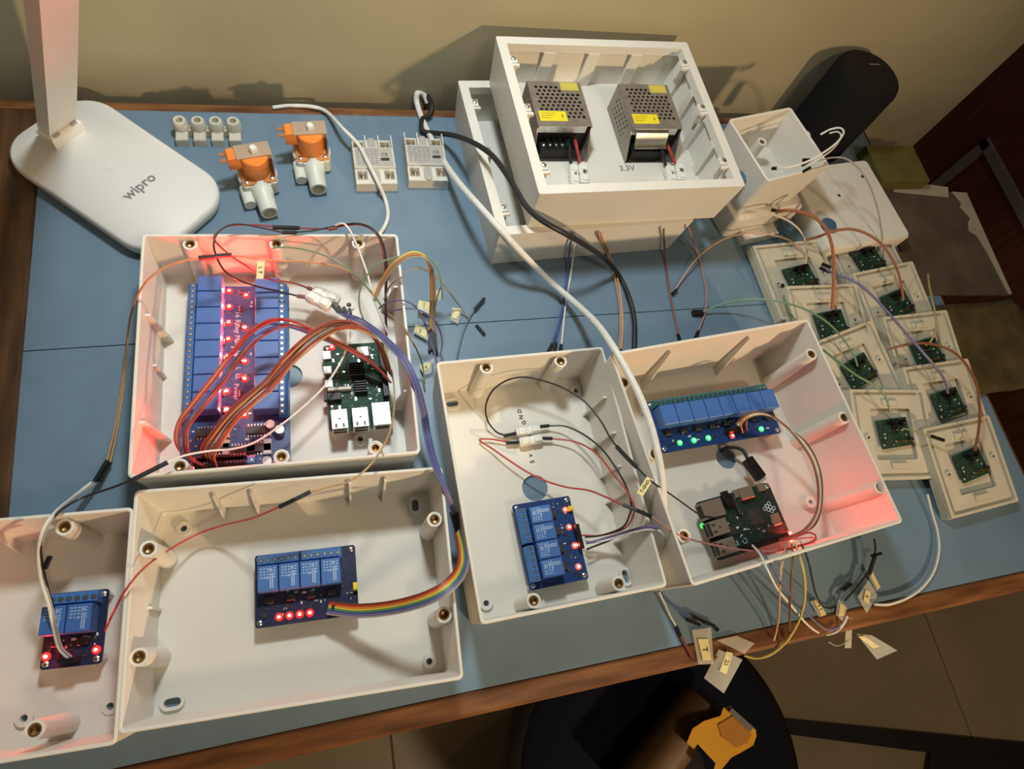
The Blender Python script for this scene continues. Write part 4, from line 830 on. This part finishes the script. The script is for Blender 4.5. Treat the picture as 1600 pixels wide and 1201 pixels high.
# rainbow ribbon
rb = thing('ribbon_cable', 'flat rainbow ribbon cable curling over the right side of the front box', 'cable', at(515, 949, .024))
cl = smooth_path([at(*q) for q in ((513, 949, .025), (535, 952, .030), (560, 954, .038), (600, 951, .052), (640, 943, .066), (672, 932, .074), (698, 917, .077), (716, 898, .072), (724, 876, .060), (722, 850, .048), (716, 828, .042))], 7)
cols = [(0.16, 0.05, 0.03), (0.50, 0.06, 0.03), (0.70, 0.24, 0.04), (0.72, 0.56, 0.06), (0.10, 0.30, 0.10), (0.06, 0.11, 0.34), (0.2, 0.17, 0.3), (0.30, 0.29, 0.28)]
up_ = Vector((0, 0, 1))
for k, c in enumerate(cols):
    pts = []
    for i, q in enumerate(cl):
        t_ = (cl[min(i + 1, len(cl) - 1)] - cl[max(i - 1, 0)]).normalized(); sd = t_.cross(up_); 
        tw = max(0.0, (i / len(cl) - 0.6)) * 2.4; sd = (sd.normalized() * math.cos(tw) + up_ * math.sin(tw) * 0.8)
        pts.append(q + sd * ((k - 3.5) * 0.00135) - rb.location)
    MB().tube(pts, 0.00072, 6).build('strand', mat('ribbon_%d' % k, c, 0.45), rb)
# bundle from the sixteen-relay board to the green computer
A1 = [(312, 722, .030), (292, 712, .045), (283, 690, .056), (288, 662, .062), (310, 630, .064), (340, 594, .066), (368, 556, .068), (396, 524, .070), (422, 508, .072), (446, 503, .072), (470, 509, .070), (498, 522, .064), (528, 536, .056), (560, 552, .046), (590, 574, .036), (606, 592, .030)]
A2 = [(330, 722, .030), (326, 705, .046), (338, 684, .058), (362, 652, .066), (392, 624, .070), (420, 600, .072), (448, 566, .074), (474, 540, .074), (502, 520, .074), (532, 507, .072), (560, 510, .068), (584, 526, .058), (600, 552, .044), (609, 584, .030)]
for nm, path, cs in (('upper', A1, ('red', 'orange', 'red', 'blue', 'purple', 'darkred', 'brown', 'red')), ('lower', A2, ('red', 'brown', 'orange', 'darkred', 'grey', 'brown', 'red', 'orange'))):
    for i, c in enumerate(cs):
        rnd = random.Random(i * 7 + len(nm) + ord(nm[0])); sp = i - 3.5; m_ = len(path) - 1
        lab = {'red': 'red', 'orange': 'orange', 'blue': 'blue', 'purple': 'purple', 'darkred': 'dark red', 'brown': 'brown', 'grey': 'grey'}[c] + ' jumper wire in the %s arc from the sixteen-relay board to the green computer' % nm
        same = [j for j, d in enumerate(cs) if d == c]; lab = ({1: ('',), 2: ('outer ', 'inner '), 3: ('outermost ', 'middle ', 'innermost ')}[len(same)][same.index(i)] + lab)
        blue_drop = 7 if c in ('blue', 'purple') else 0
        pts = [(x + sp * (2.5 if j > 2 else 3.0) * (1 - 0.4 * j / m_) + rnd.uniform(-.9, .9), y + sp * 1.8 + rnd.uniform(-1, 1) + blue_drop * math.sin(PI * j / m_), z + rnd.uniform(-.003, .004) * math.sin(PI * j / m_)) for j, (x, y, z) in enumerate(path)]
        wire(lab, c, pts, 0.00085, group='wires from the sixteen-relay board', k=5)
# middle box wires
wire('black jumper wire looping wide in the middle box', 'black', [(789, 680, .008), (775, 674, .010), (762, 657, .016), (759, 634, .024), (769, 611, .032), (790, 595, .038), (816, 589, .042), (846, 594, .044), (880, 606, .046), (912, 626, .050), (937, 655, .056), (953, 683, .064), (965, 699, .072)],
     plugs=(((787, 681, .008), (806, 677, .008)), ((963, 697, .072), (979, 714, .076)), ((979, 714, .076), (995, 730, .080))))
wire('black jumper wire with T-GND paper tag running to the dark green computer', 'black', [(995, 730, .080), (1018, 752, .088), (1042, 768, .080), (1066, 785, .060), (1092, 803, .045), (1110, 808, .040), (1129, 809, .036)],
     flags=((((1010, 744, .088), (1021, 749, .088), (1004, 776, .084), (994, 770, .084)), ((1011, 745, .0882), (1020, 750, .0882), (1004, 775, .0842), (995, 769, .0842)), '^T-GND'),))
wire('black jumper wire from the GND connector to the sideways board', 'black', [(857, 665, .010), (884, 666, .016), (914, 680, .026), (941, 702, .040), (961, 729, .050), (977, 757, .052), (986, 785, .050), (983, 806, .044), (972, 824, .036), (940, 836, .025), (914, 839, .022)], plugs=(((841, 667, .010), (858, 665, .010)),))
wire('red jumper wire from the 5V connector to the sideways board', 'red', [(862, 685, .010), (895, 689, .015), (919, 699, .024), (938, 714, .034), (957, 739, .046), (977, 763, .052), (989, 786, .052), (990, 803, .046), (976, 825, .036), (940, 836, .024), (908, 836, .021)], plugs=(((845, 685, .010), (863, 685, .010)),), )
wire('red jumper wire doubling back sharply left of the 5V marking', 'red', [(792, 690, .008), (768, 686, .008), (751, 686, .008), (752, 690, .008), (768, 700, .010), (797, 720, .014), (827, 739, .016), (855, 752, .020), (886, 761, .030), (920, 766, .044), (946, 776, .056), (974, 789, .068)], plugs=(((791, 692, .008), (810, 691, .008)), ((973, 788, .068), (995, 797, .072)), ((995, 797, .072), (1018, 807, .074))))
wire('pink jumper wire leading from the black plug along the dark green computer', 'pink', [(1018, 807, .074), (1040, 822, .084), (1062, 836, .080), (1085, 844, .066), (1110, 850, .052), (1147, 857, .044), (1185, 861, .042), (1225, 859, .042), (1262, 851, .042), (1276, 841, .040), (1262, 840, .038), (1240, 842, .036)])
wire('purple jumper wire leaving the sideways board toward the gap', 'purple', [(916, 848, .021), (936, 844, .022), (955, 838, .026), (985, 829, .044), (1010, 823, .064), (1028, 824, .076)], 0.0013)
wire('white jumper wire leaving the sideways board and dropping at the rim', 'white', [(912, 843, .021), (935, 846, .022), (960, 840, .028), (988, 832, .048), (1013, 827, .066), (1030, 829, .074), (1039, 840, .070), (1040, 856, .050)], 0.0010)
wire('short black jumper wire at the corner of the sideways board', 'black', [(917, 858, .021), (932, 852, .020), (948, 846, .022), (968, 837, .032), (990, 831, .046)])
# right box wires
arc8 = [(1153, 664, .036), (1168, 651, .048), (1187, 646, .056), (1208, 652, .060), (1232, 669, .062), (1256, 693, .062), (1273, 722, .060), (1281, 758, .056), (1279, 796, .050), (1266, 822, .044), (1246, 834, .038), (1224, 842, .035)]
for i, (c, lab) in enumerate((('brown', 'brown'), ('grey', 'grey'), ('white', 'white'), ('tan', 'tan'), ('black', 'black'))):
    sp = i - 2
    wire(lab + ' jumper wire in the arc from the eight-relay board', c, [(x + sp * (1.6 + (1.6 if j > 8 else 0)), y + sp * 1.3 * (1 if j < 5 else -0.6), z) for j, (x, y, z) in enumerate(arc8)], 0.0009, group='arc of wires in the right box')
wire('orange wire standing at the red light of the eight-relay board', 'orange', [(1161, 676, .030), (1158, 665, .038), (1162, 654, .046), (1172, 650, .050)])
wire('red wire standing at the red light of the eight-relay board', 'red', [(1167, 673, .030), (1166, 662, .038), (1170, 652, .046), (1180, 648, .052)])
wire('red jumper wire looped at the red light of the dark green computer', 'red', [(1222, 846, .036), (1245, 838, .042), (1262, 832, .050), (1274, 836, .050), (1268, 846, .046), (1245, 853, .044), (1215, 860, .042)])
wire('yellow jumper wire hanging from the right box past the table edge', 'yellow', [(1240, 846, .038), (1246, 858, .070), (1254, 885, .088), (1258, 915, .070), (1256, 945, .045), (1246, 975, .020), (1228, 1003, .006), (1205, 1022, -.006), (1182, 1028, -.014), (1163, 1024, -.016)], 0.0011,
     flags=((((1123, 1014, .004), (1160, 1030, .004), (1131, 1083, -.012), (1100, 1059, -.012)), ((1135, 1017, .0042), (1145, 1020, .0042), (1135, 1053, -.004), (1124, 1048, -.004)), '23'),))
wire('brown jumper wire hanging from the right box over the table edge', 'brown', [(1236, 846, .038), (1239, 862, .072), (1237, 890, .088), (1235, 925, .060), (1234, 960, .030), (1233, 990, .008), (1232, 1004, .003)], 0.0010)
wire('peach jumper wire hanging from the right box over the table edge', 'peach', [(1228, 850, .038), (1226, 866, .074), (1220, 892, .088), (1218, 925, .062), (1217, 960, .030), (1213, 985, .010), (1209, 1000, .003)], 0.0010,
     flags=((((1120, 1000, .003), (1151, 993, .003), (1179, 1005, .003), (1163, 1021, .003)), None, None),))
wire('white jumper wire swooping below the front table edge', 'white', [(1176, 852, .040), (1188, 866, .074), (1200, 892, .088), (1215, 920, .066), (1238, 948, .036), (1262, 976, .012), (1284, 990, -.002), (1304, 988, .000), (1318, 975, .004), (1324, 962, .006)], 0.0011,
     flags=((((1310, 936, .004), (1324, 950, .004), (1316, 970, .006), (1306, 960, .006)), ((1312, 942, .0045), (1320, 946, .0045), (1318, 962, .0065), (1310, 962, .0065)), None),))
wire('purple-grey jumper wire swooping below the front table edge', 'purple', [(1188, 860, .040), (1200, 874, .074), (1216, 902, .088), (1236, 930, .060), (1256, 952, .034), (1275, 972, .014), (1294, 984, .004), (1312, 980, .004)], 0.0010,
     flags=((((1274, 935, .003), (1291, 960, .003), (1280, 964, .003), (1266, 940, .003)), ((1271, 938, .0035), (1277, 936, .0035), (1291, 960, .0035), (1283, 963, .0035)), '1 1'),))
wire('black jumper wire curling on the table in front of the right box', 'black', [(1250, 846, .040), (1256, 858, .078), (1264, 880, .086), (1269, 905, .060), (1275, 928, .030), (1284, 945, .008), (1296, 950, .003), (1306, 946, .003)])
wire('dark jumper wires fan with black plugs near the front edge', 'black', [(1366, 842, .020), (1368, 856, .016), (1366, 866, .012), (1360, 888, .008), (1352, 900, .006), (1338, 918, .004), (1320, 938, .004)], 0.0010, plugs=(((1368, 865, .012), (1358, 897, .007)), ((1377, 864, .012), (1362, 868, .012)), ((1330, 912, .004), (1317, 922, .004))),
     flags=((((1357, 906, .004), (1371, 930, .004), (1354, 958, .004), (1340, 932, .004)), ((1352, 921, .0045), (1360, 925, .0045), (1357, 944, .0045), (1349, 938, .0045)), 'x'), (((1362, 892, .005), (1376, 917, .005), (1370, 922, .005), (1358, 902, .005)), ((1363, 893, .0052), (1375, 917, .0052), (1371, 921, .0052), (1360, 900, .0052)), None)))
wire('blue jumper wire with a small plug near the front edge', 'blue', [(1352, 890, .006), (1340, 905, .004), (1328, 914, .004), (1314, 925, .004), (1308, 938, .004)], 0.0009)
wire('white lead curling round the front right of the table', 'white', [(1449, 772, .010), (1456, 800, .006), (1465, 832, .004), (1467, 862, .004), (1459, 893, .004), (1442, 917, .004), (1418, 934, .005), (1390, 944, .006), (1366, 944, .006)], 0.0012)
wire('thin wire with a clear tape tag hanging past the front edge', 'grey', [(1294, 1002, -.012), (1305, 1008, -.016), (1316, 1006, -.016), (1328, 998, -.014)], 0.0007,
     flags=((((1338, 990, -.016), (1362, 992, -.016), (1402, 1016, -.02), (1370, 1030, -.02)), ((1340, 994, -.0155), (1350, 993, -.0155), (1374, 1010, -.018), (1364, 1013, -.018)), None), (((1322, 965, .001), (1332, 965, .001), (1330, 1012, -.02), (1320, 1012, -.02)), None, None)))
wire('white jumper wire with a black plug below the middle box', 'white', [(1030, 925, .006), (1037, 940, .004), (1046, 960, .003), (1057, 980, .003)], 0.0010, plugs=(((1056, 978, .003), (1063, 994, .003)), ((1063, 994, .003), (1082, 1028, .003), 1)),
     flags=((((1081, 984, .002), (1111, 980, .002), (1115, 1037, .002), (1091, 1038, .002)), ((1090, 998, .0025), (1106, 998, .0025), (1111, 1031, .0025), (1098, 1032, .0025)), 'T'),))
wire('blue jumper wire with black plugs below the middle box', 'blue', [(1034, 926, .006), (1043, 936, .004), (1056, 949, .003), (1070, 958, .003), (1082, 963, .003)], 0.0012, plugs=(((1080, 961, .003), (1098, 970, .003)), ((1099, 971, .003), (1117, 978, .003)), ((1073, 968, .003), (1094, 976, .003)), ((1118, 980, .003), (1122, 985, .003))))
# junction box leads
wire('blue lead from under the junction boxes', 'blue', [(893, 364, .054), (893, 372, .046), (891, 386, .032), (889, 398, .014), (888, 412, .004), (885, 440, .003), (880, 474, .004), (871, 512, .004), (861, 542, .003)], 0.0012, plugs=(((863, 537, .003), (856, 549, .003)),))
wire('white lead beside the blue lead from under the junction boxes', 'white', [(900, 364, .054), (900, 372, .046), (897, 386, .032), (896, 398, .014), (894, 412, .004), (890, 440, .003), (884, 474, .004), (880, 512, .004), (877, 542, .003)], 0.0011, plugs=(((877, 538, .003), (875, 549, .003)),))
wire('short blue lead between the blue and white leads', 'blue', [(884, 460, .003), (879, 485, .003), (873, 512, .003), (868, 540, .003)], 0.0010, plugs=(((869, 536, .003), (866, 548, .003)),))
wire('orange lead from under the junction boxes', 'orange', [(935, 363, .054), (937, 371, .046), (944, 385, .020), (950, 400, .003), (961, 436, .003), (968, 475, .003), (970, 510, .003), (968, 545, .003)], 0.0011)
wire('peach lead twisted with the orange lead', 'peach', [(939, 363, .054), (941, 371, .046), (948, 385, .020), (953, 400, .003), (965, 436, .003), (971, 475, .003), (973, 510, .003), (971, 545, .003)], 0.0009)
wire('dark brown lead from under the junction boxes', 'brown', [(1037, 358, .054), (1037, 364, .046), (1038, 380, .020), (1039, 400, .003), (1044, 440, .003), (1052, 485, .003), (1061, 525, .003), (1064, 545, .003)], 0.0011, plugs=(((1059, 522, .003), (1063, 534, .003)), ((1050, 459, .004), (1058, 452, .004))))
wire('pink lead from under the junction boxes', 'pink', [(1076, 355, .054), (1078, 362, .046), (1083, 378, .020), (1090, 395, .003), (1099, 430, .003), (1104, 460, .003), (1101, 490, .003), (1092, 515, .003), (1086, 530, .003)], 0.0009, plugs=(((1091, 517, .003), (1085, 530, .003)),))
wire('orange wire arching over the table to the back left switch plate', 'peach', [(1052, 458, .003), (1068, 432, .006), (1088, 405, .012), (1112, 384, .016), (1140, 370, .018), (1170, 364, .020), (1200, 366, .022), (1228, 373, .024), (1250, 386, .024), (1258, 398, .022)], 0.0009)
bp_ = thing('loose_plug', 'black plug lying on the shaded tabletop left of the plates', 'plug', at(1090, 489, 0)); MB().bar(at(1082, 489, .003) - bp_.location, at(1098, 489, .003) - bp_.location, 0.006, 0.005).build('plug_body', blackp, bp_)
# wires of the plates
PZ = 0.034
wire('green wire running to the tilted third plate of the left column', 'green', [(1097, 488, .004), (1120, 478, .012), (1150, 470, .022), (1185, 467, .034), (1222, 472, .046), (1258, 483, .054), (1292, 503, .056), (1318, 530, .050), (1334, 555, .042), (1340, 572, .036)], 0.0011)
wire('green wire running to the front plate of the left column', 'green', [(1286, 546, .040), (1308, 564, .052), (1338, 586, .056), (1366, 602, .056), (1384, 620, .050), (1391, 644, .040)], 0.0012)
wire('short green wire with black plug on the back left plate', 'green', [(1224, 462, .024), (1230, 478, .030), (1238, 494, .032), (1247, 504, .030)], 0.0012, plugs=(((1222, 444, .022), (1227, 460, .024)),))
wire('thick rust wire bending down to the second plate of the left column', 'orange', [(1212, 330, .045), (1240, 329, .060), (1268, 337, .070), (1288, 354, .074), (1299, 380, .072), (1303, 415, .062), (1302, 450, .048), (1300, 484, .036)], 0.0020, plugs=(((1205, 328, .045), (1222, 330, .047)),), m=mat('rust_wire', (0.36, 0.13, 0.06), 0.45))
wire('rust wire arching to the second plate of the right column', 'brown', [(1258, 375, .030), (1278, 370, .044), (1302, 361, .058), (1330, 358, .066), (1356, 366, .068), (1380, 384, .064), (1398, 412, .056), (1408, 442, .046), (1411, 468, .036)], 0.0016, m=mat('rust_wire2', (0.30, 0.11, 0.06), 0.45))
wire('grey wire from the small deep box to the back right plate', 'grey', [(1262, 254, .104), (1282, 250, .106), (1302, 246, .106), (1322, 248, .104), (1342, 263, .098), (1358, 288, .086), (1369, 318, .068), (1376, 350, .048), (1378, 376, .032), (1377, 394, .024)], 0.0010, plugs=(((1254, 258, .104), (1264, 252, .104)), ((1255, 268, .103), (1266, 262, .103))))
wire('white wire looping out of the small deep box', 'white', [(1210, 263, .096), (1226, 262, .104), (1242, 259, .108), (1262, 252, .112), (1284, 240, .118), (1306, 224, .122), (1318, 208, .124), (1313, 200, .122), (1298, 202, .116), (1282, 210, .108)], 0.0011, plugs=(((1206, 263, .094), (1214, 263, .098)), ((1254, 250, .108), (1266, 250, .110))))
wire('second white wire beside the loop at the small deep box', 'white', [(1260, 258, .108), (1280, 248, .114), (1302, 232, .118), (1314, 214, .120), (1309, 206, .118), (1296, 208, .114)], 0.0009)
wire('cream wire from the junction box to the back left plate', 'white', [(1158, 325, .050), (1182, 329, .054), (1206, 335, .056), (1230, 344, .056), (1248, 358, .052), (1258, 376, .044), (1261, 395, .034), (1258, 412, .026)], 0.0012, m=mat('cream_wire', (0.52, 0.44, 0.32), 0.45))
wire('purple wire crossing the right column to its second plate from the front', 'purple', [(1290, 421, .045), (1310, 430, .060), (1334, 439, .070), (1358, 457, .074), (1384, 484, .076), (1412, 516, .074), (1440, 548, .068), (1464, 576, .058), (1477, 596, .046), (1481, 614, .036)], 0.0014, plugs=(((1281, 418, .043), (1296, 425, .047)), ((1284, 412, .046), (1298, 418, .048))))
wire('brown wire arching to the front plate of the right column', 'brown', [(1386, 546, .040), (1412, 539, .052), (1440, 536, .062), (1468, 540, .068), (1494, 553, .070), (1514, 576, .068), (1527, 606, .062), (1531, 642, .054), (1529, 674, .044), (1523, 704, .034)], 0.0015)
wire('yellow wire hanging down to the third plate of the right column', 'yellow', [(1450, 428, .040), (1452, 446, .048), (1457, 470, .050), (1462, 494, .048), (1462, 514, .044), (1455, 532, .038), (1446, 540, .034)], 0.0011, m=mat('dull_yellow_wire', (0.36, 0.29, 0.09), 0.45))
wire('thin brown wire with black plug across the front two plates', 'olive', [(1410, 669, .034), (1425, 672, .038), (1440, 677, .040), (1456, 682, .040)], 0.0008, plugs=(((1454, 681, .040), (1475, 688, .040)),))
# supply leads in the upper junction box
for lab, c, a, b in (('black lead of the left power supply', 'black', (888, 216), (893, 262)), ('red lead of the left power supply', 'red', (898, 216), (908, 262)), ('black lead of the right power supply', 'black', (1031, 222), (1042, 264)), ('red lead of the right power supply', 'red', (1041, 222), (1058, 262))):
    wire(lab, c, [(a[0], a[1], .076), ((a[0] * 2 + b[0]) / 3, (a[1] * 2 + b[1]) / 3, .078), ((a[0] + 2 * b[0]) / 3, (a[1] + 2 * b[1]) / 3, .071), (b[0], b[1], .066)], 0.0017, 'supply_lead')

# ------------------------------------------------------------------ below the table
navy = mat('navy_fabric', (0.005, 0.007, 0.016), 0.9, spec=0.15, scale=300, var=0.3)
blk = mat('black_rim', (0.009, 0.007, 0.007), 0.45, spec=0.3)
ch = thing('office_chair', 'round dark navy chair pushed in front of the table', 'chair', (0.357, -0.200, -0.74), 0)
MB().lathe([(0.02, 0.40), (0.17, 0.40), (0.196, 0.41), (0.201, 0.425), (0.197, 0.440), (0.184, 0.446)], n=64).build('seat_rim', blk, ch)
MB().lathe([(0.184, 0.44), (0.182, 0.447), (0.170, 0.452), (0.10, 0.447), (0.02, 0.445)], n=64).build('seat_cushion', navy, ch)
MB().lathe([(0.028, 0.05), (0.028, 0.40)], n=20).build('gas_column', blk, ch)
for k in range(5):
    a = math.radians(72 * k + 200); MB().bar((0, 0, 0.075), (0.25 * math.cos(a), 0.25 * math.sin(a), 0.055), 0.04, 0.025).build('base_leg', blk, ch)
    o = MB().lathe([(0.012, 0), (0.022, 0.006), (0.022, 0.04), (0.012, 0.046)], 0.24 * math.cos(a), 0.24 * math.sin(a), 14).build('caster', blk, ch)
td = thing('tape_dispenser', 'yellow tape dispenser with brown tape roll lying on the navy chair', 'tape dispenser', at(1120, 1150, -0.29)); td.location.z = -0.2305
off = td.location.copy(); tl = lambda x, y, z: at(x, y, z) - off
yel = mat('yellow_dispenser_plastic', (0.72, 0.36, 0.02), 0.35, scale=30)
Z0 = -0.287
def flatpoly(pts, z0, z1): return MB().loft([[tuple(tl(x, y, z0)) for x, y in pts], [tuple(tl(x, y, z1)) for x, y in pts]])
body = [(1128, 1201), (1143, 1183), (1160, 1174), (1177, 1164), (1182, 1150), (1181, 1140), (1140, 1102), (1130, 1106), (1126, 1118), (1100, 1126), (1082, 1138), (1073, 1160), (1084, 1170), (1090, 1162), (1118, 1192), (1112, 1215), (1125, 1220)][::-1]
flatpoly(body, -0.2305, -0.210).build('frame', yel, td)
flatpoly([(1145, 1118), (1175, 1146), (1168, 1160), (1150, 1168), (1128, 1152), (1122, 1132)][::-1], -0.2095, -0.2088).build('recess_shade', mat('yellow_shadow_plastic', (0.46, 0.20, 0.02), 0.4), td)  # shade of a side recess, painted as a darker plate on the frame
flatpoly([(1144, 1106), (1178, 1136), (1172, 1143), (1139, 1112)][::-1], -0.2098, -0.202).build('blade_holder', steel, td)
tu = thing('cardboard_tube', 'brown tube lying on the navy chair beside the yellow dispenser', 'tube', at(1040, 1160, -0.287)); tu.location.z = -0.287
A_, B_ = at(1094, 1100, -0.259), at(985, 1245, -0.259); ax = (B_ - A_).normalized(); sd_ = ax.cross(Vector((0, 0, 1))).normalized(); n = 36
def tube_ring(p, r): return [tuple(p - tu.location + sd_ * (r * math.cos(2 * PI * k / n)) + Vector((0, 0, r * math.sin(2 * PI * k / n)))) for k in range(n)]
MB().loft([tube_ring(A_ + ax * 0.02, 0.024), tube_ring(A_, 0.024), tube_ring(A_, 0.028), tube_ring(B_, 0.028), tube_ring(B_, 0.024), tube_ring(A_ + ax * 0.02, 0.024)], False, False).build('tube_wall', mat('brown_tube', (0.13, 0.07, 0.024), 0.5, scale=60, var=0.15), tu)
MB().lathe([(0.012, 0.0), (0.020, 0.004), (0.020, 0.010), (0.012, 0.012)], 0, 0, 16).build('end_cap', blk, tu).location = tuple(A_ + ax * 0.05 - tu.location - Vector((0, 0, 0.030)))
fpm = mat('black_painted_board', (0.014, 0.012, 0.011), 0.6)
fb = thing('floor_frame', 'black angled frame lying on the floor tiles beside the chair', 'frame', at(1240, 1140, -0.74))
def fl2(pts): return MB().loft([[tuple(at(x, y, z) - fb.location) for x, y in pts] for z in (-0.7399, -0.725)])
fl2([(1225, 1124), (1620, 1163), (1620, 1200), (1455, 1176), (1225, 1146)][::-1]).build('long_bar', fpm, fb)
fl2([(1455, 1176), (1620, 1200), (1620, 1260), (1440, 1260)][::-1]).build('corner_panel', fpm, fb)
